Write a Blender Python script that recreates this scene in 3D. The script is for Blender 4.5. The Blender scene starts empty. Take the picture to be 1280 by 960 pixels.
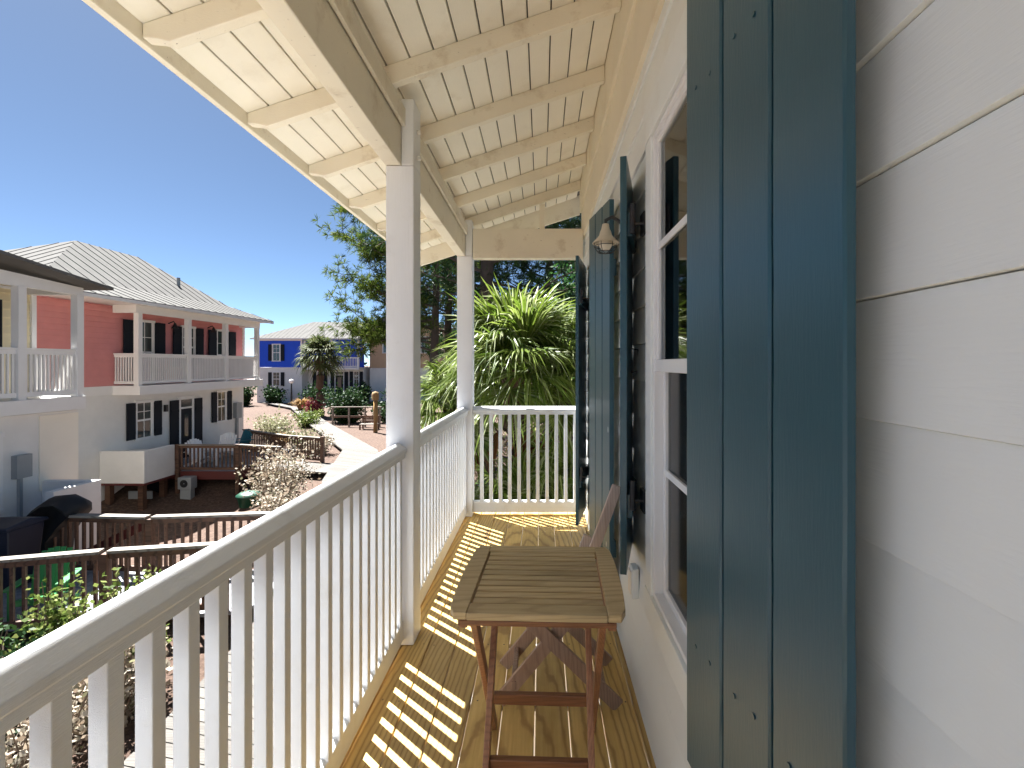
import bpy, math, random
from mathutils import Vector as V

# ---------------------------------------------------------------- camera, sky, sun, exposure
scene = bpy.context.scene
COL = scene.collection
rad = math.radians
cam_d = bpy.data.cameras.new("camera")
cam = bpy.data.objects.new("camera", cam_d)
COL.objects.link(cam)
cam.location = (0, 0, 1.41)
cam.rotation_euler = (rad(90), 0, 0)
cam_d.sensor_width = 36
cam_d.lens = 36 * 597 / 1280
cam_d.shift_x = -37 / 1280
cam_d.shift_y = -25 / 1280
cam_d.clip_start = 0.02
cam_d.clip_end = 4000
scene.camera = cam

SUN_EL = rad(59.5)
SUN_H = (-0.762, 0.648)
sun_vec = V((SUN_H[0] * math.cos(SUN_EL), SUN_H[1] * math.cos(SUN_EL), math.sin(SUN_EL)))
world = bpy.data.worlds.new("World")
scene.world = world
world.use_nodes = True
wn = world.node_tree
bg = wn.nodes["Background"]
sky = wn.nodes.new("ShaderNodeTexSky")
sky.sky_type = 'NISHITA'
sky.sun_disc = False
sky.sun_elevation = SUN_EL
sky.sun_rotation = math.atan2(SUN_H[0], SUN_H[1])
sky.air_density = 0.32
sky.dust_density = 0.3
sky.ozone_density = 7.0
tint = wn.nodes.new("ShaderNodeMix"); tint.data_type = 'RGBA'; tint.blend_type = 'MULTIPLY'; tint.inputs[0].default_value = 1.0
tint.inputs[7].default_value = (1.0, 0.97, 0.80, 1)          # haze put in as a flat tint on the sky: less saturated blue
wn.links.new(sky.outputs[0], tint.inputs[6])
wn.links.new(tint.outputs[2], bg.inputs[0])
bg.inputs[1].default_value = 0.05
sun_d = bpy.data.lights.new("sun", 'SUN')
sun_d.energy = 5.0
sun_d.angle = rad(0.5)
sun_d.color = (1.0, 0.985, 0.96)
sun = bpy.data.objects.new("sun", sun_d)
COL.objects.link(sun)
sun.rotation_euler = sun_vec.to_track_quat('Z', 'Y').to_euler()
scene.view_settings.view_transform = 'Standard'
scene.view_settings.look = 'None'
scene.view_settings.exposure = 2.55
scene.view_settings.gamma = 1.0
scene.cycles.max_bounces = 9
scene.cycles.diffuse_bounces = 6
scene.cycles.glossy_bounces = 3
scene.cycles.transparent_max_bounces = 10
scene.cycles.use_denoising = True

# ---------------------------------------------------------------- materials
def nodes_of(name):
    m = bpy.data.materials.new(name)
    m.use_nodes = True
    nt = m.node_tree
    return m, nt, nt.nodes["Principled BSDF"]

def coords(nt, scale, island=0.0):
    tc = nt.nodes.new("ShaderNodeTexCoord")
    mp = nt.nodes.new("ShaderNodeMapping")
    mp.inputs['Scale'].default_value = scale
    if island:
        g = nt.nodes.new("ShaderNodeNewGeometry")
        mul = nt.nodes.new("ShaderNodeVectorMath"); mul.operation = 'SCALE'
        mul.inputs[0].default_value = (17.3, 9.1, 13.7)
        oi = nt.nodes.new("ShaderNodeObjectInfo")
        sm = nt.nodes.new("ShaderNodeMath"); sm.operation = 'ADD'
        nt.links.new(g.outputs['Random Per Island'], sm.inputs[0]); nt.links.new(oi.outputs['Random'], sm.inputs[1])
        nt.links.new(sm.outputs[0], mul.inputs['Scale'])
        add = nt.nodes.new("ShaderNodeVectorMath"); add.operation = 'ADD'
        nt.links.new(tc.outputs['Object'], add.inputs[0])
        nt.links.new(mul.outputs[0], add.inputs[1])
        nt.links.new(add.outputs[0], mp.inputs['Vector'])
    else:
        nt.links.new(tc.outputs['Object'], mp.inputs['Vector'])
    return mp.outputs[0]

def noise(nt, vec, scale, detail=5, rough=0.55, dist=0.0):
    n = nt.nodes.new("ShaderNodeTexNoise")
    n.inputs['Scale'].default_value = scale
    n.inputs['Detail'].default_value = detail
    n.inputs['Roughness'].default_value = rough
    n.inputs['Distortion'].default_value = dist
    nt.links.new(vec, n.inputs['Vector'])
    return n.outputs['Fac']

def ramp(nt, fac, stops):
    r = nt.nodes.new("ShaderNodeValToRGB")
    el = r.color_ramp.elements
    while len(el) < len(stops):
        el.new(0.5)
    for e, (p, c) in zip(el, stops):
        e.position = p
        e.color = (c[0], c[1], c[2], 1) if hasattr(c, '__len__') else (c, c, c, 1)
    nt.links.new(fac, r.inputs[0])
    return r.outputs[0]

def mix(nt, fac, a, b, mode='MIX'):
    m = nt.nodes.new("ShaderNodeMix")
    m.data_type = 'RGBA'; m.blend_type = mode
    for sock, val in ((m.inputs[0], fac), (m.inputs[6], a), (m.inputs[7], b)):
        if hasattr(val, 'is_linked'):
            nt.links.new(val, sock)
        elif hasattr(val, '__len__'):
            sock.default_value = (val[0], val[1], val[2], 1)
        else:
            sock.default_value = val
    return m.outputs[2]

def bump(nt, bs, height, strength, dist=0.01):
    b = nt.nodes.new("ShaderNodeBump")
    b.inputs['Strength'].default_value = strength
    b.inputs['Distance'].default_value = dist
    nt.links.new(height, b.inputs['Height'])
    nt.links.new(b.outputs[0], bs.inputs['Normal'])

def paint(name, col, rough=0.5, grain=(2, 2, 2), gstr=0.25, var=0.06, dirt=0.0, dirtcol=(0.25, 0.2, 0.14),
          dscale=4.0, metallic=0.0, chips=0.0, chipcol=(0.16, 0.12, 0.08), island=0.0, spec=0.5, specks=0.0, speckcol=(0.30, 0.36, 0.38)):
    """painted or coated surface: slight tone variation, brush grain, optional stains and chips"""
    m, nt, bs = nodes_of(name)
    c = coords(nt, (1, 1, 1), island)
    n1 = noise(nt, c, 2.3, 4)
    lo = tuple(max(0, x * (1 - var)) for x in col); hi = tuple(min(1, x * (1 + var)) for x in col)
    out = ramp(nt, n1, [(0.3, lo), (0.7, hi)])
    if dirt:
        n2 = noise(nt, coords(nt, (1, 1, 1), island), dscale, 7, 0.65)
        out = mix(nt, ramp(nt, n2, [(0.56, 0), (0.75, dirt)]), out, dirtcol)
    if chips:
        n3 = noise(nt, coords(nt, tuple(g * 0.6 for g in grain), island), 6.0, 6, 0.7)
        out = mix(nt, ramp(nt, n3, [(1 - chips, 0), (1 - chips + 0.03, 1)]), out, chipcol)
    if specks:
        vo = nt.nodes.new("ShaderNodeTexVoronoi"); vo.inputs['Scale'].default_value = 13.0
        nt.links.new(coords(nt, (1, 1, 0.55), island), vo.inputs['Vector'])
        sep = nt.nodes.new("ShaderNodeSeparateColor"); nt.links.new(vo.outputs['Color'], sep.inputs[0])
        a_ = ramp(nt, vo.outputs['Distance'], [(0.10, 1), (0.125, 0)])
        b_ = ramp(nt, sep.outputs[0], [(1 - specks * 0.5 - 0.01, 0), (1 - specks * 0.5, 1)])
        k_ = nt.nodes.new("ShaderNodeMath"); k_.operation = 'MULTIPLY'
        nt.links.new(a_, k_.inputs[0]); nt.links.new(b_, k_.inputs[1])
        cc = ramp(nt, sep.outputs[1], [(0.45, tuple(c * 0.25 for c in col)), (0.55, speckcol)])
        out = mix(nt, k_.outputs[0], out, cc)
    nt.links.new(out, bs.inputs['Base Color'])
    bs.inputs['Roughness'].default_value = rough
    bs.inputs['Metallic'].default_value = metallic
    bs.inputs['Specular IOR Level'].default_value = spec
    g = noise(nt, coords(nt, grain, island), 14.0, 4, 0.6)
    bump(nt, bs, g, gstr, 0.004)
    return m

def wood(name, dark, mid, light, axis='y', rough=0.6, gstr=0.3, knots=True, fine=1.0, wet=0.0):
    m, nt, bs = nodes_of(name)
    s = {'x': (0.55, 9, 9), 'y': (9, 0.55, 9), 'z': (9, 9, 0.55)}[axis]
    s = tuple(v * fine for v in s)
    c = coords(nt, s, 1.0)
    n = noise(nt, c, 1.6, 8, 0.6, 0.8)
    wv = nt.nodes.new("ShaderNodeTexWave")
    wv.wave_type = 'BANDS'
    wv.bands_direction = {'x': 'Y', 'y': 'X', 'z': 'X'}[axis]
    wv.inputs['Scale'].default_value = 1.1
    wv.inputs['Distortion'].default_value = 5.5
    wv.inputs['Detail'].default_value = 3
    wv.inputs['Detail Scale'].default_value = 0.9
    nt.links.new(c, wv.inputs['Vector'])
    base = ramp(nt, n, [(0.3, mid), (0.62, light)])
    lines = ramp(nt, wv.outputs['Fac'], [(0.0, 1), (0.28, 0.0)])
    ml = nt.nodes.new("ShaderNodeMath"); ml.operation = 'MULTIPLY'; ml.inputs[1].default_value = 0.7
    nt.links.new(lines, ml.inputs[0])
    out = mix(nt, ml.outputs[0], base, dark)
    if knots:
        ks = {'x': (1.6, 7, 7), 'y': (7, 1.6, 7), 'z': (7, 7, 1.6)}[axis]
        vo = nt.nodes.new("ShaderNodeTexVoronoi")
        vo.inputs['Scale'].default_value = 0.9
        nt.links.new(coords(nt, ks, 1.0), vo.inputs['Vector'])
        out = mix(nt, ramp(nt, vo.outputs['Distance'], [(0.05, 0.9), (0.11, 0.0)]), out, tuple(d * 0.45 for d in dark))
    g = nt.nodes.new("ShaderNodeNewGeometry")
    tone = ramp(nt, g.outputs['Random Per Island'], [(0, 0.74), (1, 1.12)])
    out = mix(nt, 1.0, out, tone, 'MULTIPLY')
    nt.links.new(out, bs.inputs['Base Color'])
    bs.inputs['Roughness'].default_value = rough
    bump(nt, bs, n, gstr, 0.004)
    return m

def sawn(name, dark, mid, light, axis='y', ring=22.0, rough=0.5, gstr=0.25, tone=(0.8, 1.12), kn=True, con=0.6, wobble=0.07):
    """plain-sawn boards: growth rings cut at a shallow angle, so each board shows its own arches"""
    m, nt, bs = nodes_of(name)
    g = nt.nodes.new("ShaderNodeNewGeometry")
    tc = nt.nodes.new("ShaderNodeTexCoord")
    off = nt.nodes.new("ShaderNodeVectorMath"); off.operation = 'SCALE'
    off.inputs[0].default_value = {'y': (0.37, 7.0, 0.23), 'x': (7.0, 0.37, 0.23), 'z': (0.37, 0.23, 7.0)}[axis]
    nt.links.new(g.outputs['Random Per Island'], off.inputs['Scale'])
    ad = nt.nodes.new("ShaderNodeVectorMath"); ad.operation = 'ADD'
    nt.links.new(tc.outputs['Object'], ad.inputs[0]); nt.links.new(off.outputs[0], ad.inputs[1])
    wob = nt.nodes.new("ShaderNodeTexNoise"); wob.inputs['Scale'].default_value = 1.0; wob.inputs['Detail'].default_value = 3
    mw = nt.nodes.new("ShaderNodeMapping"); mw.inputs['Scale'].default_value = {'y': (5, 0.7, 5), 'x': (0.7, 5, 5), 'z': (5, 5, 0.7)}[axis]
    nt.links.new(ad.outputs[0], mw.inputs[0]); nt.links.new(mw.outputs[0], wob.inputs['Vector'])
    sc = nt.nodes.new("ShaderNodeVectorMath"); sc.operation = 'SCALE'; sc.inputs['Scale'].default_value = wobble
    nt.links.new(wob.outputs['Color'], sc.inputs[0])
    a2 = nt.nodes.new("ShaderNodeVectorMath"); a2.operation = 'ADD'
    nt.links.new(ad.outputs[0], a2.inputs[0]); nt.links.new(sc.outputs[0], a2.inputs[1])
    mp = nt.nodes.new("ShaderNodeMapping")
    mp.inputs['Rotation'].default_value = {'y': (rad(3.5), 0, rad(1.0)), 'x': (0, rad(3.5), rad(1.0)), 'z': (rad(3.5), rad(1.0), 0)}[axis]
    nt.links.new(a2.outputs[0], mp.inputs[0])
    wv = nt.nodes.new("ShaderNodeTexWave"); wv.wave_type = 'RINGS'; wv.rings_direction = axis.upper()
    wv.inputs['Scale'].default_value = ring; wv.inputs['Distortion'].default_value = 1.2; wv.inputs['Detail'].default_value = 2
    nt.links.new(mp.outputs[0], wv.inputs['Vector'])
    fine = noise(nt, coords(nt, {'y': (60, 2.5, 60), 'x': (2.5, 60, 60), 'z': (60, 60, 2.5)}[axis], 1.0), 1.5, 5, 0.6)
    base = ramp(nt, fine, [(0.3, mid), (0.7, light)])
    out = mix(nt, ramp(nt, wv.outputs['Fac'], [(0.05, 0.0), (0.75, 0.25 * con), (1.0, con)]), base, dark)
    if kn:
        vo = nt.nodes.new("ShaderNodeTexVoronoi"); vo.inputs['Scale'].default_value = 1.0
        nt.links.new(coords(nt, {'y': (6, 1.7, 6), 'x': (1.7, 6, 6), 'z': (6, 6, 1.7)}[axis], 1.0), vo.inputs['Vector'])
        out = mix(nt, ramp(nt, vo.outputs['Distance'], [(0.06, 0.92), (0.12, 0.0)]), out, tuple(d * 0.4 for d in dark))
    blot = noise(nt, coords(nt, (1, 1, 1), 1.0), 2.2, 5, 0.6)
    out = mix(nt, 1.0, out, ramp(nt, blot, [(0.3, 0.82), (0.7, 1.1)]), 'MULTIPLY')
    out = mix(nt, 1.0, out, ramp(nt, g.outputs['Random Per Island'], [(0, tone[0]), (1, tone[1])]), 'MULTIPLY')
    nt.links.new(out, bs.inputs['Base Color'])
    bs.inputs['Roughness'].default_value = rough
    bump(nt, bs, fine, gstr, 0.003)
    return m

def leaf(name, cols, trans=0.35, rough=0.5, spec=0.12):
    m, nt, bs = nodes_of(name)
    g = nt.nodes.new("ShaderNodeNewGeometry")
    c = ramp(nt, g.outputs['Random Per Island'], [(i / max(1, len(cols) - 1), k) for i, k in enumerate(cols)])
    nt.links.new(c, bs.inputs['Base Color'])
    bs.inputs['Roughness'].default_value = rough
    bs.inputs['Specular IOR Level'].default_value = spec
    tr = nt.nodes.new("ShaderNodeBsdfTranslucent")
    nt.links.new(c, tr.inputs[0])
    mx = nt.nodes.new("ShaderNodeMixShader")
    mx.inputs[0].default_value = trans
    nt.links.new(bs.outputs[0], mx.inputs[1]); nt.links.new(tr.outputs[0], mx.inputs[2])
    nt.links.new(mx.outputs[0], nt.nodes["Material Output"].inputs[0])
    return m

def glass(name, tint, rough=0.03, clear=0.75):
    m, nt, bs = nodes_of(name)
    fr = nt.nodes.new("ShaderNodeFresnel"); fr.inputs[0].default_value = 1.6
    tr = nt.nodes.new("ShaderNodeBsdfTransparent"); tr.inputs[0].default_value = (*tint, 1)
    gl = nt.nodes.new("ShaderNodeBsdfGlossy"); gl.inputs[1].default_value = rough
    mx = nt.nodes.new("ShaderNodeMixShader")
    nt.links.new(fr.outputs[0], mx.inputs[0])
    nt.links.new(tr.outputs[0], mx.inputs[1]); nt.links.new(gl.outputs[0], mx.inputs[2])
    nt.links.new(mx.outputs[0], nt.nodes["Material Output"].inputs[0])
    return m

def ground_mat(name, a, b, c, scale):
    m, nt, bs = nodes_of(name)
    co = coords(nt, (1, 1, 1))
    n1 = noise(nt, co, scale, 8, 0.7)
    n2 = noise(nt, co, 0.35, 4)
    col = ramp(nt, n1, [(0.32, a), (0.5, b), (0.7, c)])
    col = mix(nt, ramp(nt, n2, [(0.45, 0), (0.65, 0.5)]), col, tuple(x * 0.75 for x in b))
    nt.links.new(col, bs.inputs['Base Color'])
    bs.inputs['Roughness'].default_value = 0.95
    bump(nt, bs, n1, 0.9, 0.05)
    return m

M = {}
M['white'] = paint('white_paint', (0.80, 0.77, 0.70), 0.45, (3, 3, 30), 0.12, 0.03, 0.25, (0.5, 0.44, 0.34), 5)
M['rail'] = paint('rail_paint', (0.73, 0.755, 0.78), 0.45, (40, 2, 40), 0.4, 0.04, 0.35, (0.5, 0.46, 0.38), 6, island=1.0)
M['post'] = paint('post_paint', (0.82, 0.845, 0.87), 0.5, (14, 14, 0.5), 0.35, 0.03, 0.25, (0.52, 0.46, 0.38), 4, chips=0.30, chipcol=(0.42, 0.40, 0.38))
M['ceil'] = paint('ceiling_paint', (0.84, 0.80, 0.69), 0.55, (30, 2, 30), 0.2, 0.04, 0.25, (0.45, 0.36, 0.22), 4, island=1.0)
M['rafter'] = paint('rafter_paint', (0.82, 0.765, 0.63), 0.55, (5, 26, 26), 0.3, 0.05, 0.6, (0.42, 0.31, 0.17), 5, chips=0.335, chipcol=(0.17, 0.11, 0.06), island=1.0)
M['siding'] = paint('siding_paint', (0.79, 0.83, 0.825), 0.5, (20, 1.2, 20), 0.16, 0.03, 0.3, (0.55, 0.48, 0.38), 2.2, island=1.0)
M['frieze'] = paint('frieze_paint', (0.82, 0.75, 0.59), 0.5, (20, 1, 20), 0.2, 0.05, 0.55, (0.62, 0.44, 0.2), 2.6)
M['teal'] = paint('teal_gloss_paint', (0.022, 0.078, 0.105), 0.30, (16, 16, 1.6), 0.12, 0.10, 0.0, chips=0.315, chipcol=(0.012, 0.03, 0.04), island=1.0, specks=0.5)
M['black_iron'] = paint('black_iron', (0.012, 0.013, 0.015), 0.45, (8, 8, 8), 0.2, 0.2, 0.3, (0.12, 0.05, 0.02), 12)
M['vinyl'] = paint('white_vinyl', (0.82, 0.83, 0.84), 0.3, (2, 2, 2), 0.03, 0.01)
M['glass'] = glass('window_glass', (0.86, 0.92, 0.89))
M['screen'] = glass('screened_glass', (0.16, 0.20, 0.22), 0.12)
M['reflection_curtain'] = paint('reflection_cloth', (0.72, 0.76, 0.70), 0.9, (3, 3, 3), 0.1, 0.05)  # pale grey-green takes the place of a bright reflection in the glass
M['room'] = paint('room_plaster', (0.40, 0.38, 0.34), 0.9, (3, 3, 3), 0.05)
M['deck'] = sawn('deck_pine', (0.27, 0.125, 0.028), (0.62, 0.40, 0.115), (0.76, 0.53, 0.19), 'y', 17.0, tone=(0.66, 1.12), con=0.62)
M['teak'] = sawn('teak_slat', (0.27, 0.17, 0.075), (0.52, 0.38, 0.19), (0.64, 0.50, 0.28), 'x', 24.0, 0.5, 0.2, (0.82, 1.1), False, 0.35, 0.04)
M['teak_leg'] = sawn('teak_leg', (0.13, 0.05, 0.022), (0.30, 0.125, 0.058), (0.42, 0.20, 0.095), 'z', 34.0, 0.42, 0.2, (0.75, 1.15), False, 0.35, 0.03)
M['teak_bar'] = sawn('teak_bar', (0.10, 0.035, 0.014), (0.20, 0.078, 0.033), (0.30, 0.13, 0.056), 'x', 34.0, 0.42, 0.2, (0.8, 1.1), False, 0.35, 0.03)
M['old_teak'] = sawn('weathered_teak', (0.28, 0.19, 0.145), (0.50, 0.37, 0.29), (0.66, 0.54, 0.46), 'z', 30.0, 0.6, 0.25, (0.85, 1.15), False, 0.3, 0.03)
M['brown'] = wood('brown_stain', (0.035, 0.016, 0.009), (0.085, 0.040, 0.022), (0.14, 0.07, 0.04), 'x', 0.6, 0.3, False)
M['chair_wood'] = sawn('chair_wood', (0.15, 0.085, 0.055), (0.29, 0.185, 0.13), (0.40, 0.27, 0.20), 'z', 30.0, 0.6, 0.25, (0.85, 1.15), False, 0.3, 0.03)
M['cap'] = wood('weathered_cap', (0.11, 0.09, 0.07), (0.20, 0.17, 0.14), (0.28, 0.25, 0.21), 'x', 0.7, 0.2, False)
M['boards'] = wood('boardwalk_plank', (0.045, 0.041, 0.036), (0.083, 0.075, 0.065), (0.12, 0.109, 0.095), 'x', 0.8, 0.3, False)
M['greydeck'] = wood('grey_deck_plank', (0.12, 0.12, 0.13), (0.22, 0.23, 0.25), (0.32, 0.33, 0.35), 'x', 0.75, 0.3, False)
M['redtrim'] = paint('dark_red_trim', (0.10, 0.018, 0.014), 0.6, (4, 4, 4), 0.1)
M['stucco'] = paint('white_stucco', (0.74, 0.73, 0.70), 0.85, (9, 9, 9), 0.5, 0.04, 0.2, (0.5, 0.46, 0.4), 0.8)
M['creampanel'] = paint('cream_panel', (0.84, 0.79, 0.68), 0.7, (5, 5, 5), 0.2, 0.02)
M['htrim'] = paint('house_trim', (0.78, 0.77, 0.75), 0.55, (4, 4, 4), 0.1, 0.03)
M['pink'] = paint('pink_siding', (0.66, 0.27, 0.26), 0.6, (3, 3, 3), 0.15, 0.06)
M['yellow'] = paint('pale_yellow_siding', (0.74, 0.64, 0.42), 0.6, (3, 3, 3), 0.15, 0.05)
M['blue'] = paint('royal_blue_siding', (0.012, 0.085, 0.66), 0.6, (3, 3, 3), 0.12, 0.05)
M['tan'] = paint('tan_siding', (0.56, 0.38, 0.23), 0.6, (3, 3, 3), 0.15, 0.05)
M['roof'] = paint('metal_roof', (0.135, 0.132, 0.126), 0.95, (1, 1, 1), 0.05, 0.07, 0.25, (0.10, 0.095, 0.088), 0.5, spec=0.03)
M['dark_shutter'] = paint('dark_shutter', (0.008, 0.011, 0.017), 0.7, (4, 4, 4), 0.1, spec=0.25)
M['dpane'] = paint('dim_pane', (0.035, 0.05, 0.05), 0.06, (1, 1, 1), 0.02, 0.2, spec=0.8)
M['grey_metal'] = paint('grey_meter', (0.27, 0.29, 0.30), 0.5, (3, 3, 3), 0.05)
M['white_plastic'] = paint('white_plastic', (0.80, 0.80, 0.80), 0.4, (3, 3, 3), 0.03)
M['green_plastic'] = paint('green_plastic', (0.03, 0.22, 0.06), 0.45, (3, 3, 3), 0.05)
M['dgreen'] = paint('dark_green_plastic', (0.008, 0.06, 0.035), 0.45, (3, 3, 3), 0.05)
M['teal_plastic'] = paint('teal_plastic', (0.02, 0.16, 0.22), 0.45, (3, 3, 3), 0.05)
M['bin'] = paint('blue_bin', (0.003, 0.006, 0.022), 0.5, (3, 3, 3), 0.05)
M['cover'] = paint('black_cover', (0.006, 0.006, 0.008), 0.7, (4, 4, 4), 0.6)
M['sand'] = ground_mat('pale_sand', (0.36, 0.34, 0.30), (0.52, 0.49, 0.44), (0.62, 0.59, 0.54), 9.0)
M['mulch'] = ground_mat('pine_straw_mulch', (0.032, 0.016, 0.010), (0.078, 0.045, 0.030), (0.15, 0.102, 0.072), 11.0)
M['bark'] = paint('pine_bark', (0.075, 0.055, 0.042), 0.9, (9, 9, 2), 1.0, 0.35, 0.5, (0.03, 0.02, 0.016), 6)
M['palmbark'] = paint('palm_bark', (0.085, 0.05, 0.032), 0.95, (6, 6, 12), 1.0, 0.4)
M['needle'] = leaf('pine_needle', [(0.03, 0.058, 0.010), (0.075, 0.115, 0.018), (0.15, 0.18, 0.035)], 0.4)
M['needle_dark'] = leaf('pine_needle_dark', [(0.010, 0.026, 0.010), (0.022, 0.05, 0.015), (0.045, 0.08, 0.022)], 0.25)
M['palm'] = leaf('palm_frond', [(0.06, 0.11, 0.012), (0.12, 0.18, 0.022), (0.20, 0.26, 0.05), (0.34, 0.37, 0.22)], 0.45, 0.4, 0.4)
M['palm_dull'] = leaf('cabbage_palm_frond', [(0.03, 0.05, 0.015), (0.075, 0.095, 0.03), (0.14, 0.15, 0.07)], 0.35, 0.5)
M['palmdead'] = leaf('dry_frond', [(0.16, 0.06, 0.02), (0.28, 0.13, 0.05)], 0.3, 0.7)
M['green'] = leaf('broad_leaf', [(0.015, 0.055, 0.015), (0.03, 0.09, 0.022), (0.06, 0.14, 0.035)], 0.3)
M['dkgreen'] = leaf('dark_leaf', [(0.010, 0.03, 0.010), (0.02, 0.05, 0.016), (0.04, 0.075, 0.02)], 0.2)
M['lime'] = leaf('pale_leaf', [(0.05, 0.09, 0.015), (0.13, 0.18, 0.04), (0.26, 0.28, 0.10)], 0.35)
M['dry'] = leaf('dry_leaf', [(0.22, 0.16, 0.11), (0.40, 0.33, 0.25), (0.52, 0.47, 0.39), (0.10, 0.10, 0.04)], 0.25)
M['silver'] = leaf('silver_leaf', [(0.20, 0.20, 0.12), (0.36, 0.35, 0.24), (0.16, 0.19, 0.06)], 0.25)
M['straw'] = leaf('straw_blade', [(0.26, 0.15, 0.05), (0.42, 0.27, 0.11)], 0.3)
M['crimson'] = leaf('crimson_leaf', [(0.13, 0.015, 0.022), (0.22, 0.04, 0.05), (0.32, 0.12, 0.11)], 0.3)
M['twig'] = paint('twig', (0.15, 0.11, 0.08), 0.9, (5, 5, 5), 0.3)
M['yellowwood'] = paint('weathered_post', (0.28, 0.18, 0.075), 0.8, (6, 6, 1), 0.4)
M['bulb'] = paint('frosted_bulb', (0.72, 0.66, 0.52), 0.2, (1, 1, 1), 0.0)
M['enamel'] = paint('white_enamel', (0.62, 0.55, 0.42), 0.35, (2, 2, 2), 0.05, 0.05, 0.3, (0.35, 0.22, 0.1), 9)

# ---------------------------------------------------------------- mesh helpers
ORG = {}
class MB:
    def __init__(self): self.v = []; self.f = []
    def add(self, vs, fs):
        n = len(self.v); self.v += [tuple(p) for p in vs]; self.f += [tuple(i + n for i in f) for f in fs]; return self
    def box(self, x0, x1, y0, y1, z0, z1):
        return self.add([(x0, y0, z0), (x1, y0, z0), (x1, y1, z0), (x0, y1, z0), (x0, y0, z1), (x1, y0, z1), (x1, y1, z1), (x0, y1, z1)],
                        [(0, 3, 2, 1), (4, 5, 6, 7), (0, 1, 5, 4), (1, 2, 6, 5), (2, 3, 7, 6), (3, 0, 4, 7)])
    def prism(self, poly, a, b, axis):
        """poly in the two axes left over, extruded from a to b along axis"""
        def pt(p, t):
            return {'x': (t, p[0], p[1]), 'y': (p[0], t, p[1]), 'z': (p[0], p[1], t)}[axis]
        n = len(poly)
        return self.add([pt(p, a) for p in poly] + [pt(p, b) for p in poly],
                        [tuple(range(n))[::-1], tuple(range(n, 2 * n))] + [(i, (i + 1) % n, (i + 1) % n + n, i + n) for i in range(n)])
    def bar(self, p, q, w, h, side=None):
        """rectangular bar from p to q; w along side, h along the third axis"""
        p, q = V(p), V(q); d = (q - p).normalized()
        if side is None:
            side = d.cross(V((0, 0, 1)))
            if side.length < 1e-4: side = V((1, 0, 0))
        s = V(side); s = (s - d * s.dot(d)).normalized(); u = d.cross(s)
        s = s * w / 2; u = u * h / 2
        return self.add([p - s - u, p + s - u, p + s + u, p - s + u, q - s - u, q + s - u, q + s + u, q - s + u],
                        [(0, 3, 2, 1), (4, 5, 6, 7), (0, 1, 5, 4), (1, 2, 6, 5), (2, 3, 7, 6), (3, 0, 4, 7)])
    def tube(self, pts, rs, n=8, cap=True):
        pts = [V(p) for p in pts]; base = len(self.v)
        if not hasattr(rs, '__len__'): rs = [rs] * len(pts)
        for i, p in enumerate(pts):
            d = (pts[min(i + 1, len(pts) - 1)] - pts[max(i - 1, 0)]).normalized()
            s = d.cross(V((0, 0, 1)))
            if s.length < 1e-3: s = V((1, 0, 0))
            s.normalize(); u = d.cross(s)
            for k in range(n):
                a = 2 * math.pi * k / n
                self.v.append(tuple(p + (s * math.cos(a) + u * math.sin(a)) * rs[i]))
        for i in range(len(pts) - 1):
            for k in range(n):
                a = base + i * n + k; b = base + i * n + (k + 1) % n
                self.f.append((a, b, b + n, a + n))
        if cap:
            self.f.append(tuple(base + k for k in range(n))[::-1])
            self.f.append(tuple(base + (len(pts) - 1) * n + k for k in range(n)))
        return self
    def lathe(self, c, prof, n=20):
        """profile of (r, z) turned about the vertical through c"""
        base = len(self.v)
        for r, z in prof:
            for k in range(n):
                a = 2 * math.pi * k / n
                self.v.append((c[0] + r * math.cos(a), c[1] + r * math.sin(a), c[2] + z))
        for i in range(len(prof) - 1):
            for k in range(n):
                a = base + i * n + k; b = base + i * n + (k + 1) % n
                self.f.append((a, b, b + n, a + n))
        return self
    def build(self, name, mat, parent=None, bevel=0.0, smooth=False, xform=None):
        o_ = ORG.get(parent, V((0, 0, 0))) if parent else V((0, 0, 0))
        vs = [xform(V(p)) if xform else V(p) for p in self.v]
        me = bpy.data.meshes.new(name)
        me.from_pydata([tuple(p - o_) for p in vs], [], self.f)
        me.materials.append(M[mat])
        if smooth:
            me.polygons.foreach_set("use_smooth", [True] * len(me.polygons))
        me.update()
        o = bpy.data.objects.new(name, me)
        COL.objects.link(o)
        if parent: o.parent = parent
        ORG[o] = o_
        if bevel:
            b = o.modifiers.new("bevel", 'BEVEL'); b.width = bevel; b.segments = 2; b.limit_method = 'ANGLE'; b.angle_limit = rad(40)
            b.harden_normals = False
        return o

def tag(o, label, cat, group=None, kind=None):
    if label: o['label'] = label
    if cat: o['category'] = cat
    if group: o['group'] = group
    if kind: o['kind'] = kind
    return o

def thing(name, label, cat, loc=(0, 0, 0), group=None):
    o = bpy.data.objects.new(name, None)
    o.empty_display_size = 0.1
    COL.objects.link(o)
    o.location = loc
    ORG[o] = V(loc)
    return tag(o, label, cat, group)

def struct(o):
    o['kind'] = 'structure'; return o

def dup(o, parent, offset):
    c = o.copy(); COL.objects.link(c); c.parent = parent
    c.location = V(o.location) + V(offset); ORG[c] = ORG[o]
    return c

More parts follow.
